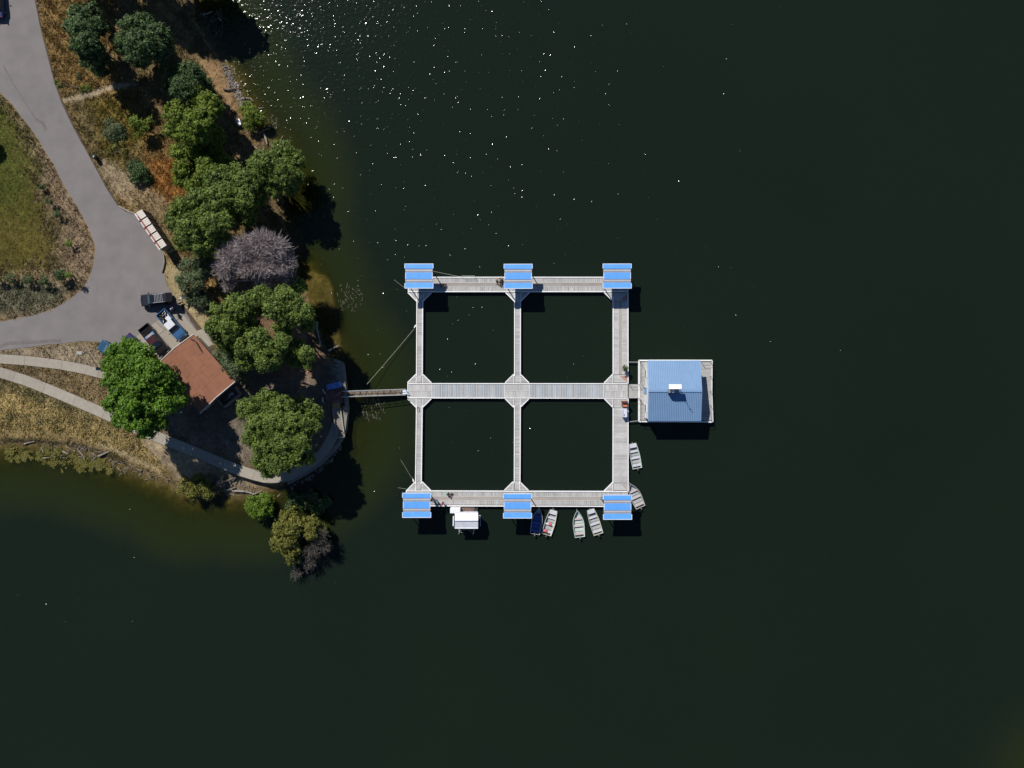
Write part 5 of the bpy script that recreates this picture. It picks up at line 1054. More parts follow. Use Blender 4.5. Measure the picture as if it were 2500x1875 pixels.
def crown_mesh(L3, leaf, dens, seed, squash=.8, inner=.22, clump=.30, per=18, ragged=.10):
    """L3: list of (centre, radius). Leaves in clumps on the lobes' surfaces; returns vertices, faces, tint"""
    g = np.random.default_rng(seed); C = []; O = []; T = []
    L4 = []
    for c, r in L3:
        if r < .8: L4.append((c, r)); continue
        k = int(7 + r * 2.6); L4.append((tuple(np.array(c) - np.array((0, 0, r * .15))), r * .55)); ph = g.uniform(0, 6.28)
        for i in range(k):
            zz = 1 - (i + .5) / k * 1.15; a = ph + i * 2.4; q = math.sqrt(max(0, 1 - zz * zz)); rr = r * g.uniform(.28, .44); e = (r - rr * .85) * g.uniform(.86, 1.08); L4.append(((c[0] + e * q * math.cos(a), c[1] + e * q * math.sin(a), c[2] + e * zz * squash), rr))
    L3 = L4
    cs = np.array([c for c, r in L3]); rs = np.array([r for c, r in L3])
    for li, (c, r) in enumerate(L3):
        n = max(6, int(dens * 17 * r * r + 4)); d = g.normal(size=(n, 3)); d /= np.linalg.norm(d, axis=1)[:, None]; d[:, 2] = np.where(d[:, 2] < -.35, -d[:, 2], d[:, 2])
        f = np.where(g.random(n) < inner, g.uniform(.35, .8, n), g.uniform(.84, 1.0 + ragged, n))
        f *= 1 + .10 * np.sin(d[:, 0] * 7 / max(r, .5) * 2 + li) * np.sin(d[:, 1] * 9 + li * 2)
        p = np.array(c) + d * f[:, None] * np.array((r, r, r * squash)); keep = np.ones(n, bool)
        for j in range(len(L3)):
            if j != li: keep &= np.linalg.norm((p - cs[j]) / np.array((rs[j], rs[j], rs[j] * squash)), axis=1) > .70
        C.append(p[keep]); O.append(d[keep]); T.append(np.clip(g.normal(.5, .2, n) + .12 * (f - .9), 0, 1)[keep])
    C, O, T = np.concatenate(C), np.concatenate(O), np.concatenate(T); N = len(C)
    size = g.uniform(.7, 1.3, N) * clump
    m = N * per; ix = np.repeat(np.arange(N), per)
    off = g.normal(size=(m, 3)) * (size[ix] * .55)[:, None]; off[:, 2] *= .6; pos = C[ix] + off
    nrm = O[ix] * .9 + off / (size[ix] * .55)[:, None] * .35 + g.normal(size=(m, 3)) * .55 + np.array((0, 0, .45)); nrm /= np.linalg.norm(nrm, axis=1)[:, None]
    a = np.cross(nrm, g.normal(size=(m, 3))); a /= np.linalg.norm(a, axis=1)[:, None] + 1e-9; b = np.cross(nrm, a)
    s = leaf * g.uniform(.65, 1.35, m)[:, None]
    V = np.stack([pos - a * s, pos - b * s * .55, pos + a * s, pos + b * s * .55], 1).reshape(-1, 3); F = np.arange(m * 4).reshape(-1, 4)
    t = np.clip(T[ix] + g.normal(0, .14, m), 0, 1); return V, F, np.repeat(t, 4)
def tree(name, label, lobes, ztop, mat, leaf=.15, dens=1.0, seed=1, base=None, drop=.42, group=None, cat='tree', twigs=True, **kw):
    """lobes: photo (u, v, radius px); ztop: height of the top over the water"""
    us = np.array([l[0] for l in lobes], float); vs_ = np.array([l[1] for l in lobes], float); cu, cv = us.mean(), vs_.mean(); R = max(np.hypot(us - cu, vs_ - cv).max(), 1)
    L3 = []
    for k, (u, v, r) in enumerate(lobes):
        rm = r / PXM; z = ztop - rm * .8 - drop * ztop * (math.hypot(u - cu, v - cv) / R) ** 2 * (len(lobes) > 1) * rnd.uniform(.6, 1.2) - (rnd.uniform(0, .16) * ztop if len(lobes) > 4 and r > 13 else 0); z = max(z, rm * .45 + .2)
        p = P(u, v, z); L3.append((p, rm * (1 - z / H) * .95))
    top3 = list(L3)
    if ztop > 6: L3 = L3 + [(Vector((c.x, c.y, max(c.z - 1.15 * r, .8 * r + .6))), r * .86) for c, r in top3]      # the shaded lower storey of the crown
    if base is None: b = P(cu, cv, ztop * .6); bx_, by_ = b.x, b.y
    else: b = P(*base, ZL); bx_, by_ = b.x, b.y
    bz = min(hxy(bx_, by_), ZL) - .12
    t = thing(name, label, cat, (bx_, by_, bz), 0, group)
    V, F, tn = crown_mesh([(tuple(c), r) for c, r in L3], leaf, dens, seed, **kw); fast_mesh('crown', V, F, mat, t, tint=tn)
    m = MB(); zt = min(c.z for c, r in top3); fork = Vector((bx_, by_, bz + max(.3, (zt - bz) * .45))); r0 = .045 * ztop * .55 + .03
    m.tube([(bx_, by_, bz), ((bx_ + fork.x) / 2 + .05, by_, (bz + fork.z) / 2), fork], [r0 * 1.25, r0, r0 * .85], 8)
    m.build('trunk', 'bark', t, world=True, smooth=True)
    m = MB()
    for c, r in top3:
        mid = fork.lerp(c, .5) + Vector((rnd.uniform(-.5, .5), rnd.uniform(-.5, .5), .4)); q4 = fork.lerp(mid, .5) + Vector((rnd.uniform(-.3, .3), rnd.uniform(-.3, .3), .15)); m.tube([fork, q4, mid, c], [r0 * .5, r0 * .38, r0 * .28, r0 * .14], 5)
        for k in range(4 if twigs else 0):
            dv = Vector((rnd.uniform(-1, 1), rnd.uniform(-1, 1), rnd.uniform(.0, .8))).normalized(); m.tube([mid.lerp(c, .6), c + dv * r * .75], [r0 * .2, .015], 4)
    m.build('limbs', 'bark', t, world=True); return t
TR = 'trees along the wooded shore'
tree('oak_tree', 'dark green ragged tree beside the road at the top left', [(188, 38, 26), (222, 24, 20), (170, 62, 16), (200, 72, 34), (238, 62, 20), (212, 105, 32), (190, 112, 20), (232, 135, 26), (238, 165, 20), (212, 148, 16)], 12.0, 'leaf_dark', .15, 1.0, 21, group=TR, base=(240, 105))
tree('oak_tree', 'broad dark green round tree right of the ragged roadside tree', [(318, 72, 34), (352, 62, 32), (386, 86, 30), (342, 110, 40), (380, 122, 30), (308, 108, 34), (330, 140, 26), (402, 112, 20)], 12.0, 'leaf_dark', .14, 1.05, 22, group=TR, inner=.35)
tree('oak_tree', 'grey-green round tree beside the sandy bank', [(432, 190, 34), (468, 180, 32), (492, 206, 28), (448, 218, 36), (478, 228, 24), (418, 215, 22)], 9.4, 'leaf_dark', .13, 1.1, 23, group=TR)
tree('oak_tree', 'large yellow-green oak below the sandy bank', [(472, 236, 32), (506, 248, 26), (524, 258, 20), (440, 285, 42), (425, 318, 26), (490, 295, 38), (506, 275, 24), (462, 330, 34), (530, 326, 20), (524, 346, 18), (498, 330, 22)], 10.8, 'leaf_yellow', .16, 1.0, 24, group=TR)
tree('young_oak', 'small sparse yellow-green tree in shade left of the large oak', [(330, 298, 14), (348, 310, 16), (362, 296, 12), (318, 286, 10), (338, 326, 12)], 4.6, 'leaf_yellow', .13, .85, 25, group=TR)
tree('oak_tree', 'open yellow-green oak over rust coloured grass', [(436, 372, 22), (470, 368, 26), (444, 412, 24), (470, 450, 24), (520, 380, 30), (502, 402, 24), (548, 398, 22), (440, 440, 16), (492, 428, 18)], 7.6, 'leaf_yellow', .15, .85, 26, group=TR, ragged=.25)
tree('willow_tree', 'feathery pale green tree leaning over the water at the shore bend', [(690, 372, 32), (716, 392, 28), (650, 396, 34), (690, 424, 38), (720, 432, 24), (640, 432, 34), (622, 402, 22), (705, 456, 24), (664, 462, 24)], 11.0, 'leaf_olive', .13, 1.05, 27, group=TR, base=(668, 420), clump=.26)
tree('oak_tree', 'dense mid green oak filling the grove above the bare grey tree', [(532, 436, 36), (572, 428, 32), (600, 452, 38), (545, 480, 40), (596, 492, 32), (508, 466, 26), (624, 478, 26), (566, 506, 26)], 12.8, 'leaf_olive', .15, 1.05, 28, group=TR)
tree('oak_tree', 'broad green oak beside the cream kiosk', [(446, 508, 30), (480, 490, 30), (430, 540, 30), (500, 520, 32), (470, 556, 38), (520, 548, 34), (548, 540, 24), (450, 585, 30), (492, 596, 32), (535, 580, 26), (604, 502, 26), (602, 530, 22), (520, 610, 22)], 11.6, 'leaf_olive', .15, 1.05, 29, group=TR, base=(505, 560))
tree('olive_bush', 'grey-green bushy tree between the parking and the bare grey tree', [(462, 650, 24), (490, 640, 22), (455, 690, 28), (482, 690, 28), (470, 722, 26), (496, 730, 24), (500, 668, 18)], 5.2, 'leaf_grey', .12, 1.1, 30, group=TR, clump=.26)
tree('oak_tree', 'leafy oak with pale tips just below the bare grey tree', [(540, 772, 34), (580, 752, 36), (612, 742, 30), (560, 805, 30), (600, 790, 36), (540, 826, 24), (640, 722, 26), (516, 800, 18)], 13.0, 'leaf_olive', .15, 1.05, 31, group=TR, base=(585, 790))
tree('oak_tree', 'leafy oak at the water edge below the bare grey tree', [(672, 752, 34), (705, 736, 34), (738, 766, 30), (700, 776, 28), (725, 698, 24), (690, 716, 22), (750, 790, 18), (690, 806, 26)], 14.0, 'leaf_olive', .15, 1.05, 32, group=TR, base=(715, 775))
tree('oak_tree', 'wide low oak spreading behind the hut towards the sea wall', [(602, 842, 36), (640, 852, 34), (632, 822, 24), (676, 850, 28), (668, 880, 24), (600, 880, 26), (560, 846, 22), (644, 888, 20), (692, 830, 22), (712, 862, 20)], 13.5, 'leaf_olive', .15, 1.05, 33, group=TR, base=(640, 870))
tree('young_oak', 'small oak in shade beside the driftwood above the blue chest', [(728, 848, 22), (748, 866, 22), (722, 880, 18), (746, 890, 14)], 11.0, 'leaf_olive', .14, 1.0, 34, group=TR)
tree('vine_tree', 'reddish tipped green tree overhanging the right eave of the hut', [(538, 866, 18), (560, 880, 22), (574, 904, 18), (552, 894, 14), (586, 922, 12)], 6.6, 'leaf_grey', .13, 1.0, 35, group=TR, base=(560, 880))
tree('maple_tree', 'tall bright green tree in front of the brown roofed hut', [(282, 862, 26), (316, 852, 30), (345, 862, 28), (268, 892, 22), (300, 896, 34), (340, 900, 36), (376, 906, 30), (398, 926, 26), (275, 932, 26), (300, 950, 36), (345, 946, 36), (385, 958, 32), (425, 950, 24), (436, 976, 20), (276, 985, 26), (318, 992, 32), (360, 996, 32), (402, 992, 26), (300, 1020, 24), (345, 1034, 24), (382, 1030, 22), (362, 1056, 14), (316, 1036, 18), (290, 1026, 16), (345, 1060, 12)], 15.0, 'leaf_bright', .17, 1.0, 36, group=TR, base=(370, 965), inner=.3)
tree('oak_tree', 'large round oak standing alone on the point above the footpath curve', [(612, 1000, 36), (652, 978, 32), (692, 992, 32), (738, 996, 32), (765, 1010, 24), (630, 1040, 34), (672, 1035, 40), (722, 1038, 38), (756, 1044, 24), (612, 1068, 22), (645, 1086, 32), (690, 1080, 36), (735, 1082, 26), (640, 1125, 28), (680, 1128, 36), (716, 1118, 28), (656, 1150, 20), (752, 1120, 16)], 13.2, 'leaf_olive', .15, 1.1, 37, group=TR, base=(715, 1055))
tree('shrub', 'bright lime green round shrub at the water edge below the footpath', [(622, 1226, 22), (648, 1222, 22), (632, 1246, 24), (655, 1244, 18), (612, 1240, 14)], 3.4, 'leaf_lime', .12, 1.25, 38, group='shore shrubs', cat='shrub')
tree('willow_tree', 'yellow-green willow growing in the water off the point', [(706, 1262, 26), (690, 1290, 28), (716, 1290, 28), (700, 1318, 30), (678, 1325, 22), (712, 1342, 26), (716, 1362, 20), (756, 1280, 26), (776, 1292, 22), (760, 1300, 20)], 5.6, 'leaf_willow', .13, 1.0, 39, base=(735, 1315), clump=.26)
tree('shrub', 'dark shrub in the shade of the point left of the black tree shadow', [(716, 1212, 16), (740, 1222, 20), (776, 1236, 22), (760, 1215, 18), (708, 1236, 12), (796, 1225, 14)], 2.2, 'leaf_dark', .13, .8, 40, group='shore shrubs', cat='shrub')
tree('shrub', 'yellowing shrub on the lower shore beside the dead roots', [(455, 1180, 18), (478, 1192, 22), (502, 1186, 22), (508, 1204, 16), (484, 1168, 14), (470, 1206, 14), (438, 1196, 12), (518, 1180, 12)], 2.7, 'leaf_willow', .12, .85, 41, group='shore shrubs', cat='shrub')
tree('shrub', 'green and yellow shrub between the cooler and the water', [(604, 268, 20), (620, 282, 22), (610, 304, 18), (636, 290, 14), (602, 288, 12), (642, 302, 10)], 2.8, 'leaf_yellow', .12, 1.0, 42, group='shore shrubs', cat='shrub')
tree('shrub', 'grey-green shrub in the weeds left of the shaded hollow', [(270, 304, 18), (290, 316, 20), (280, 334, 18), (304, 332, 12), (262, 322, 12)], 2.7, 'leaf_grey', .11, 1.2, 43, group='weed patch shrubs', cat='shrub')
tree('shrub', 'dark green shrub with dead twigs above the rust coloured grass', [(330, 408, 18), (346, 420, 22), (332, 434, 16), (358, 438, 14)], 3.0, 'leaf_dark', .11, 1.2, 44, group='weed patch shrubs', cat='shrub')
tree('shrub', 'low yellow-green weed clump above the dark green shrub', [(268, 372, 9), (282, 360, 11), (300, 372, 10), (312, 388, 10), (296, 352, 8)], 2.0, 'leaf_willow', .11, 1.0, 45, group='weed patch shrubs', cat='shrub')
tree('shrub', 'tiny dark conifer casting a pointed shadow in the golden verge', [(192, 186, 6), (193, 190, 4)], 2.4, 'leaf_dark', .09, 2.0, 46, group='weed patch shrubs', cat='shrub')
tree('shrub', 'green weed clump at the road edge by the footpath', [(140, 204, 8), (150, 209, 8), (215, 216, 9), (232, 219, 9), (204, 220, 7)], 1.9, 'leaf_yellow', .11, 1.0, 47, group='weed patch shrubs', cat='shrub')
HG = 'young shrubs planted round the lawn'
for i, (u, v, r, z, mt, lab) in enumerate(((102, 456, 4.5, 1.75, 'leaf_dark', 'topmost small dark shrub on the right edge of the lawn'), (120, 490, 6, 2.0, 'leaf_dark', 'second small shrub down the right edge of the lawn'), (140, 522, 6, 2.0, 'leaf_olive', 'third small shrub down the right edge of the lawn'), (168, 594, 6.5, 2.0, 'leaf_lime', 'lowest and brightest small shrub on the right edge of the lawn'),
        (-3, 682, 7, 2.1, 'leaf_dark', 'small shrub cut by the left frame in the row below the lawn'), (28, 679, 8, 2.2, 'leaf_olive', 'second shrub from the left in the row below the lawn'), (68, 683, 8, 2.2, 'leaf_olive', 'third shrub from the left in the row below the lawn'), (108, 684, 9, 2.3, 'leaf_olive', 'fourth shrub from the left in the row below the lawn'), (148, 672, 10, 2.7, 'leaf_olive', 'largest shrub in the row below the lawn'), (169, 671, 5, 3.2, 'leaf_lime', 'slim upright shrub with the longest shadow at the right end of the row'))):
    tree('shrub', lab, [(u, v, r * 1.45), (u - r * .6, v + r * .3, r * .9), (u + r * .6, v + r * .2, r * .95)], z + .55, {'leaf_olive': 'leaf_dark'}.get(mt, mt), .085, 2.2, 60 + i, group=HG, cat='shrub', drop=.1, clump=.2, twigs=False)
# trees outside the frame whose shadows fall into it
tree('oak_tree', 'tall tree just above the top frame edge throwing shade on the shore', [(110, -150, 34), (170, -165, 40), (230, -165, 44), (290, -160, 44), (350, -155, 46), (410, -150, 44), (445, -165, 36), (330, -200, 50), (390, -210, 46), (240, -215, 40)], 14.0, 'leaf_dark', .22, .8, 71, base=(330, -215), drop=.2)
tree('oak_tree', 'small tree outside the left frame edge beside the lawn', [(-62, 322, 24), (-40, 316, 18), (-56, 345, 18)], 5.4, 'leaf_olive', .2, .8, 72)
tree('shrub', 'leafy potted plant on the right side of the dock above the red corner plate', [(1526, 898, 5), (1523, 902, 3.5), (1529, 900, 3.5)], 1.75, 'leaf_dark', .10, 4.0, 73, base=(1526.5, 902), cat='plant', drop=.05, clump=.22, per=14, twigs=False)
for o in [k for k in COL.objects if k.get('label', '').startswith('leafy potted plant')]:
    if True:
        o.name = 'potted_plant'; c = P(1527, 902, ZD); o.location = (c.x, c.y, ZD); 
        for ch in o.children: ch.location = (-c.x, -c.y, -ZD)
        for ch in [k for k in o.children if k.name.split('.')[0] in ('trunk', 'limbs')]: bpy.data.objects.remove(ch)
        m = MB(); m.lathe((0, 0, 0), [(.16, 0), (.2, .28), (.22, .34), (.18, .34)], 12); m.build('pot', 'pot_clay', o); m = MB(); m.tube([(0, 0, .3), (.02, .02, .6), (-.03, .1, .95)], .02, 5); m.build('stem', 'bark', o)

# bare grey tree: a cloud of fine twigs
def bare(name, label, lobes, ztop, base, n, seed, mat='twig_grey', limb='bark_grey'):
    g = np.random.default_rng(seed); L3 = []
    for u, v, r, f in lobes:
        rm = r / PXM; z = ztop * f; L3.append((P(u, v, z), rm * (1 - z / H)))
    b = P(*base, ZL); bz = min(hxy(b.x, b.y), ZL) - .1; t = thing(name, label, 'tree', (b.x, b.y, bz)); fork = Vector((b.x, b.y, bz + ztop * .3)); m = MB(); m.tube([(b.x, b.y, bz), fork], [.24, .19], 8); m.build('trunk', limb, t, world=True, smooth=True)
    m = MB(); Vs = []; 
    for c, r in L3:
        mid = fork.lerp(c, .55) + Vector((rnd.uniform(-.5, .5), rnd.uniform(-.5, .5), .3)); m.tube([fork, mid, c - Vector((0, 0, r * .3))], [.14, .10, .05], 6)
        k = int(n * r * r); d = g.normal(size=(k, 3)); d /= np.linalg.norm(d, axis=1)[:, None]; d[:, 2] = np.abs(d[:, 2]) * .9 - .15
        c_ = np.array(c); roots = np.array(mid) * .25 + c_ * .75 - np.array((0, 0, r * .35)) + g.normal(size=(k, 3)) * r * .16
        f = g.uniform(.55, 1.05, k)[:, None]; tips = c_ + d * f * np.array((r, r, r * .75)); 
        for i in range(0, k, max(1, k // 9)): m.tube([Vector(roots[i]), Vector(roots[i]).lerp(Vector(tips[i]), .5) + Vector(g.normal(size=3) * .15), Vector(tips[i]) * .97 + Vector(roots[i]) * .03], [.045, .03, .012], 5)
        a0 = roots + (tips - roots) * g.uniform(.25, .6, k)[:, None]; a1 = tips + g.normal(size=(k, 3)) * .12; mm = (a0 + a1) / 2 + g.normal(size=(k, 3)) * .14
        Vs.append((a0, mm, a1)); 
        for _ in range(2):
            b0 = mm + (a1 - mm) * g.uniform(0, .8, k)[:, None]; b1 = b0 + (a1 - a0) * .28 + g.normal(size=(k, 3)) * .22; Vs.append((b0, (b0 + b1) / 2 + g.normal(size=(k, 3)) * .05, b1))
    m.build('limbs', limb, t, world=True)
    A0, MM, A1 = (np.concatenate([v[i] for v in Vs]) for i in range(3)); K_ = len(A0); dv = A1 - A0; sd = np.cross(dv, g.normal(size=(K_, 3))); sd /= np.linalg.norm(sd, axis=1)[:, None] + 1e-9; w = g.uniform(.012, .024, K_)[:, None]
    V = np.stack([A0 - sd * w, A0 + sd * w, MM + sd * w * .8, MM - sd * w * .8, A1 + sd * w * .3, A1 - sd * w * .3], 1).reshape(-1, 3); i0 = np.arange(K_)[:, None] * 6
    F = np.concatenate([i0 + np.array([0, 1, 2, 3]), i0 + np.array([3, 2, 4, 5])]); fast_mesh('twigs', V, F, mat, t, tint=np.repeat(g.random(K_), 6))['kind'] = 'stuff'; return t
leafmat('twig_grey', (0.29, 0.24, 0.235), (0.48, 0.41, 0.40), trans=.0, rough=.9)
leafmat('twig_brown', (0.07, 0.062, 0.055), (0.16, 0.145, 0.13), trans=.0, rough=.9)
bare('bare_tree', 'leafless lavender-grey tree with a wide twiggy crown in the grove', [(560, 622, 36, .80), (600, 600, 36, .9), (640, 590, 36, .95), (672, 600, 36, .92), (690, 640, 36, .8), (650, 640, 40, .85), (600, 650, 34, .75), (545, 656, 30, .65), (700, 680, 26, .6), (560, 690, 24, .5), (640, 690, 24, .55), (575, 600, 24, .8)], 10.4, (640, 690), 120, 80)
bare('bare_tree', 'dark leafless half of the willow hanging into the water off the point', [(780, 1310, 24, .7), (790, 1335, 20, .55), (760, 1345, 24, .5), (755, 1375, 20, .35), (725, 1400, 16, .2)], 4.6, (760, 1325), 90, 81, 'twig_brown', 'bark')
bare('brush_pile', 'twiggy grey brush beside the yellowing shrub on the lower shore', [(530, 1172, 18, .7), (522, 1194, 14, .5)], 2.2, (528, 1184), 160, 82, 'twig_brown', 'bark_grey')

# ------------------------------------------------------------------ driftwood, stones, weeds, grass
pmat('driftwood', (0.34, 0.30, 0.25), (0.20, 0.17, 0.14), scale=5, rough=.95, bump=.4)
pmat('driftwood_dark', (0.15, 0.12, 0.095), (0.09, 0.075, 0.06), scale=5, rough=.95)
def log(label, pts, r, mat='driftwood', lift=.05, branch=0):
    q = []
    for u, v in pts:
        p = P(u, v, .3); z = max(hxy(p.x, p.y), -.12); q.append(Vector((p.x, p.y, z + lift + r)))
    m = MB(); n = len(q); m.tube([a + Vector((rnd.uniform(-.04, .04), rnd.uniform(-.04, .04), 0)) for a in q], [r * (1 - .55 * i / max(1, n - 1)) for i in range(n)], 7)
    for k in range(branch):
        a = q[min(n - 1, 1 + k % max(1, n - 1))]; d = Vector((rnd.uniform(-1, 1), rnd.uniform(-1, 1), rnd.uniform(.2, .6))).normalized(); m.tube([a, a + d * .5, a + d * .9 + Vector((0, .1, 0))], [r * .5, r * .35, .015], 5)
    return tag(m.build('driftwood_log', mat), label, 'log')
log('pale straight log lying on the wet shore below the open oak', [(643, 326), (649, 340), (652, 352)], .20)
log('thin pale log below the straight white log on the wet shore', [(622, 358), (630, 366), (637, 371)], .13)
log('forked grey driftwood reaching into the shallows beside the stony shore', [(588, 240), (600, 238), (610, 238)], .15, branch=2)
log('dark curved log at the foot of the sandy bank', [(546, 217), (556, 220), (575, 216)], .18, 'driftwood_dark')
log('small stick floating off the green and yellow shrub', [(629, 263), (642, 261)], .07, lift=.06)
log('thin branch standing in the water right of the shore shrub', [(632, 326), (648, 315), (660, 306), (674, 298)], .07, lift=.1, branch=2)
log('grey branch in the shallows above the feathery willow', [(683, 343), (690, 330)], .08, lift=.1)
log('long dark log on the shaded shore above the sea wall', [(773, 786), (772, 800), (778, 820), (784, 845)], .19, 'driftwood')
log('thick pale log lying across the shallows above the landing pad', [(800, 857), (814, 850), (828, 843)], .20)
log('slender log beside the blue chest under the trees', [(762, 898), (775, 918), (788, 937)], .14, 'driftwood_dark')
log('pale stick lying at the left end of the lower shore', [(57, 1084), (72, 1080), (86, 1077)], .11)
log('short upright stick on the lower shore weeds', [(99, 1092), (103, 1105)], .10)
log('thick short log in the driftwood pile on the lower shore', [(150, 1102), (162, 1109)], .14)
log('long bent grey log right of the driftwood pile on the lower shore', [(240, 1114), (252, 1109), (268, 1102)], .15, 'driftwood')
log('curved log running down through the weeds on the lower shore', [(190, 1100), (200, 1112), (205, 1124)], .12)
log('pale stick right of the curved log on the lower shore', [(284, 1142), (293, 1150)], .09)
log('pale horizontal stick in the weeds at the lower left', [(103, 1118), (117, 1118)], .09)
log('bleached root log on the bank below the concrete footpath', [(551, 1196), (565, 1195), (575, 1190)], .15, branch=2)
log('long bleached log along the waterline left of the lime green shrub', [(572, 1198), (600, 1200), (620, 1206), (640, 1198)], .16, branch=3)
log('dark twisted roots on the bank below the footpath', [(545, 1178), (560, 1172), (572, 1166), (578, 1165)], .22, 'driftwood_dark', branch=4)
log('pale stick standing near the lime green shrub', [(676, 1213), (683, 1206)], .07)
log('white weathered branch in the shaded water at the top', [(494, 35), (506, 31), (518, 26)], .10, lift=.15)
log('second white branch in the shaded water at the top', [(532, 42), (540, 50)], .10, lift=.15)
def scatter_tubes(name, label, n, region, lmin, lmax, rmin, rmax, mat, seed, zlift=.03, cat=None):
    g = random.Random(seed); m = MB(); pw = poly_w(region, 0.2); lo, hi = pw.min(0), pw.max(0); k = 0
    while k < n:
        x, y = g.uniform(lo[0], hi[0]), g.uniform(lo[1], hi[1])
        if sdf(np.array([x]), np.array([y]), pw)[0] < 0: continue
        z = max(hxy(x, y), -.1) + zlift; a = g.uniform(0, 6.28); L_ = g.uniform(lmin, lmax); d = Vector((math.cos(a), math.sin(a), g.uniform(-.05, .2))) * L_ / 2; c = Vector((x, y, z + .03)); m.tube([c - d, c + Vector((0, 0, .03)), c + d], [g.uniform(rmin, rmax), g.uniform(rmin, rmax), rmin * .6], 4); k += 1
    return stuff(m.build(name, mat), label, cat)
scatter_tubes('driftwood_sticks', 'tangle of grey driftwood sticks along the lower left shore', 120, [(100, 1084), (175, 1080), (260, 1108), (320, 1130), (420, 1172), (410, 1185), (300, 1160), (200, 1130), (110, 1118)], .3, 1.3, .02, .06, 'driftwood', 1)
scatter_tubes('driftwood_sticks', 'grey sticks and flotsam along the upper stony shore', 90, [(545, 165), (560, 165), (600, 240), (625, 290), (605, 280), (575, 235)], .3, 1.0, .02, .05, 'driftwood', 2)
scatter_tubes('dead_branches', 'dead branches in the shaded water at the top of the shore', 60, [(488, 30), (540, 25), (552, 60), (530, 90), (495, 75)], .4, 1.6, .015, .04, 'driftwood_dark', 3, .15)
scatter_tubes('dead_branches', 'fallen sticks on the shaded ground above the sea wall', 110, [(760, 790), (790, 840), (830, 890), (840, 940), (790, 930), (740, 860)], .4, 1.8, .02, .06, 'driftwood_dark', 4)
scatter_tubes('dead_branches', 'roots and sticks on the bank below the footpath', 90, [(515, 1165), (560, 1160), (640, 1192), (650, 1208), (560, 1208), (520, 1196)], .3, 1.2, .02, .06, 'driftwood', 5)
def sunk(label, u, v, r, n, seed):
    g = random.Random(seed); c = P(u, v, 0); t = thing('sunken_branch', label, 'branch', (c.x, c.y, -.4)); m = MB(); R = PX(r); root = Vector((-R * .2, -R * .5, .1))
    m.tube([(0, 0, -.3), root, (R * .1, R * .1, .42)], [.07, .06, .04], 5); m.build('stem', 'driftwood_dark', t); m = MB()
    for k in range(n):
        a = g.uniform(0, 6.28); rr = R * math.sqrt(g.random()); p = Vector((rr * math.cos(a), rr * math.sin(a) * 1.1, .40)); d = Vector((g.uniform(-.5, .5), g.uniform(-.2, 1), g.uniform(.0, .12))) * g.uniform(.3, .9); m.tube([p - d * .5, p + Vector((0, 0, .05)), p + d * .5], [.028, .022, .01], 4)
    stuff(m.build('twigs', 'driftwood', t))
sunk('twiggy branch breaking the water surface off the left dock canopy', 853, 725, 34, 60, 6); sunk('dark twiggy branch in the water below the gangway', 912, 995, 30, 70, 7); sunk('twigs poking out of the water right of the shore shrub', 662, 300, 18, 28, 8)
# stones along the stony upper shore
def stones(name, label, n, region, smin, smax, mat, seed):
    g = np.random.default_rng(seed); pw = poly_w(region, .2); lo, hi = pw.min(0), pw.max(0); X = g.uniform(lo[0], hi[0], n * 4); Y = g.uniform(lo[1], hi[1], n * 4); k = sdf(X, Y, pw) > 0; X, Y = X[k][:n], Y[k][:n]; Z, _ = height(X, Y); m = MB()
    for x, y, z in zip(X, Y, Z):
        s = g.uniform(smin, smax); m.ell((x, y, max(z, -.1) + s * .2), (s * g.uniform(.7, 1.2), s * g.uniform(.7, 1.2), s * .6), 6, 4)
    return stuff(m.build(name, mat), label)
pmat('stone_pale', (0.20, 0.165, 0.135), (0.13, 0.11, 0.09), scale=3, rough=.95, tint=.35); pmat('stone_white', (0.66, 0.64, 0.62), (0.5, 0.48, 0.46), scale=3, rough=.9, tint=.2)
stones('shore_stones', 'grey stones along the upper stony shore', 320, [(540, 150), (556, 160), (585, 220), (605, 262), (590, 268), (568, 230), (548, 180)], .06, .2, 'stone_pale', 9)
stones('white_stones', 'small white stones and litter at the upper waterline', 34, [(550, 150), (572, 165), (612, 230), (615, 262), (592, 240), (560, 185)], .06, .16, 'stone_white', 10)
stones('shore_stones', 'broken concrete rubble below the sea wall curve', 260, [(705, 1186), (750, 1165), (800, 1125), (832, 1085), (838, 1090), (810, 1130), (755, 1172), (710, 1195)], .08, .24, 'stone_pale', 11)
stones('road_gravel', 'scattered gravel on the bare tan strip beside the road', 320, [(232, 395), (290, 420), (400, 500), (385, 540), (330, 500), (285, 470)], .03, .08, 'stone_pale', 12)
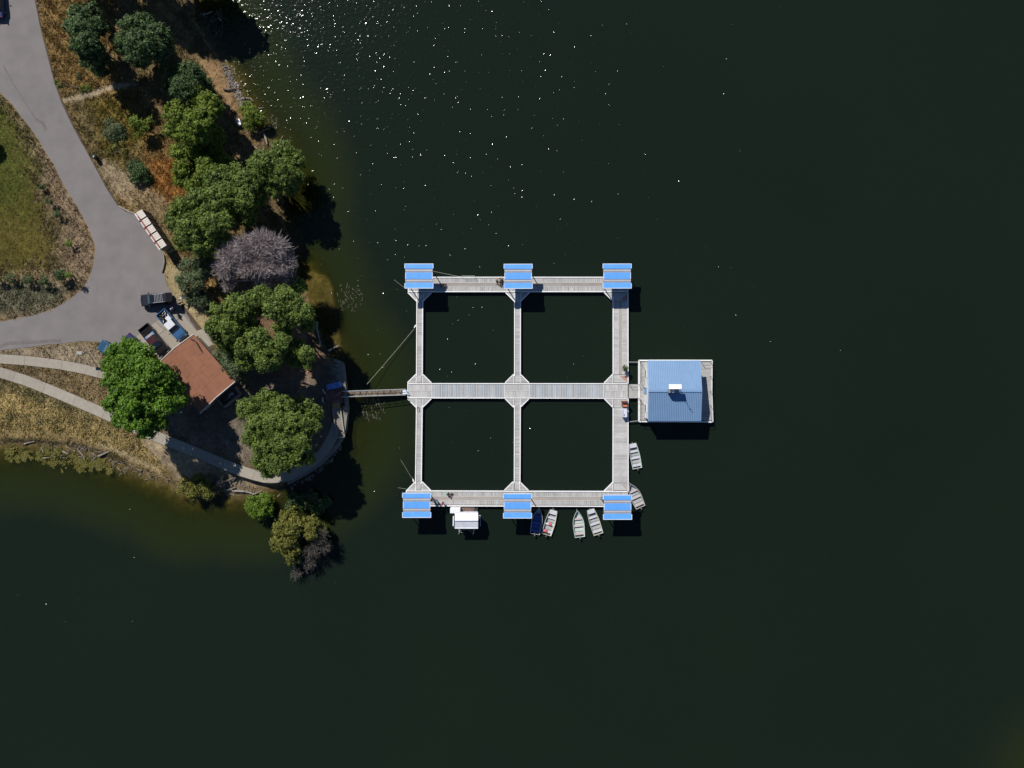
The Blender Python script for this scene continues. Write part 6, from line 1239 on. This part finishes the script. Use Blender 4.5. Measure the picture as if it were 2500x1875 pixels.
# floating weed mats at the lower left
def weed():
    g = np.random.default_rng(14); n = 26000; pw = poly_w([(5, 1092), (60, 1086), (75, 1108), (92, 1084), (125, 1088), (200, 1112), (270, 1128), (280, 1160), (215, 1150), (150, 1146), (105, 1136), (88, 1120), (60, 1128), (20, 1124)], 0); lo, hi = pw.min(0), pw.max(0); X, Y = g.uniform(lo[0], hi[0], n), g.uniform(lo[1], hi[1], n); d = sdf(X, Y, pw); k = (d + .8 * vnoise(X, Y, 1.8) > .15) & (.6 * vnoise(X + 3, Y, 2.9) + .5 * vnoise(X, Y + 7, .8) + .5 * vnoise(X, Y - 7, 5.) > -.45 + .9 * g.random(n)); X, Y = X[k], Y[k]; n = len(X); Z, _ = height(X, Y); z = np.maximum(Z, 0) + g.uniform(.01, .07, n)
    a = g.uniform(0, 6.28, n); l = g.uniform(.05, .16, n); w = l * .45; dx, dy = np.cos(a), np.sin(a); c = np.stack([X, Y, z], 1); A = np.stack([dx * l, dy * l, g.uniform(-.02, .05, n)], 1); B = np.stack([-dy * w, dx * w, g.uniform(-.03, .03, n)], 1)
    V = np.stack([c - A, c - B, c + A, c + B], 1).reshape(-1, 3); stuff(fast_mesh('water_weed', V, np.arange(n * 4).reshape(-1, 4), 'leaf_weed', tint=np.repeat(g.random(n), 4)), 'yellow-green floating weed along the lower left shore')
leafmat('leaf_weed', (0.070, 0.062, 0.014), (0.215, 0.195, 0.035), trans=.2); weed()
# grass and dry weeds: short tufts coloured by the ground they grow on
def grass():
    g = np.random.default_rng(15); n = 1000000; lo, hi = P(-60, 1180, ZL), P(730, -40, ZL); X = g.uniform(lo.x, hi.x, n); Y = g.uniform(lo.y, hi.y, n)
    k = sdf(X, Y, ROADW) < -.12
    X, Y = X[k], Y[k]; k = (polyline_d(X, Y, PATH_A) > .78) & (polyline_d(X, Y, PATH_B) > .86); X, Y = X[k], Y[k]
    hut_w = np.array([(q.x, q.y) for q in inn]); k = (sdf(X, Y, hut_w) < 0); X, Y = X[k], Y[k]
    pk_w = poly_w([(478, 808), (505, 800), (530, 838), (500, 850)]); k = sdf(X, Y, pk_w) < 0; X, Y = X[k], Y[k]
    Z, d = height(X, Y); col, gr = zone(X, Y, Z, d); clump = np.clip(.75 + .5 * vnoise(X, Y, 1.1) + .3 * vnoise(X, Y, .5), .15, 1.2)
    k = (g.random(len(X)) < gr * clump) & (Z > .05); X, Y, Z, col, clump = X[k], Y[k], Z[k], col[k], clump[k]; n = len(X)
    lawn = (col[:, 1] > col[:, 0] * .8) & (col[:, 2] < .03)
    h = np.where(lawn, g.uniform(.03, .09, n), g.uniform(.08, .30, n) * clump); a = g.uniform(0, 6.28, n); w = np.where(lawn, g.uniform(.03, .07, n), g.uniform(.025, .07, n)); ln = h * g.uniform(.4, 1.4, n); b = g.uniform(0, 6.28, n)
    c = np.stack([X, Y, Z - .01], 1); s = np.stack([np.cos(a) * w, np.sin(a) * w, np.zeros(n)], 1); tip = c + np.stack([np.cos(b) * ln, np.sin(b) * ln, h], 1)
    V = np.stack([c - s, c + s, tip], 1).reshape(-1, 3)
    cc = col * g.uniform(.6, 1.55, n)[:, None]; gn = g.random(n) < .12; cc[gn] = cc[gn] * np.array((.62, .98, .6))
    m, nt, b_ = _nt('grass_blade'); at = nt.nodes.new('ShaderNodeAttribute'); at.attribute_name = 'col'; nt.links.new(at.outputs['Color'], b_.inputs['Base Color']); b_.inputs['Roughness'].default_value = .9; b_.inputs['Specular IOR Level'].default_value = .1
    stuff(fast_mesh('grass', V, np.arange(n * 3).reshape(-1, 3), 'grass_blade', col=np.repeat(np.clip(cc, 0, 1), 3, axis=0)), 'dry and green grass covering the banks, verges and lawn')
grass()
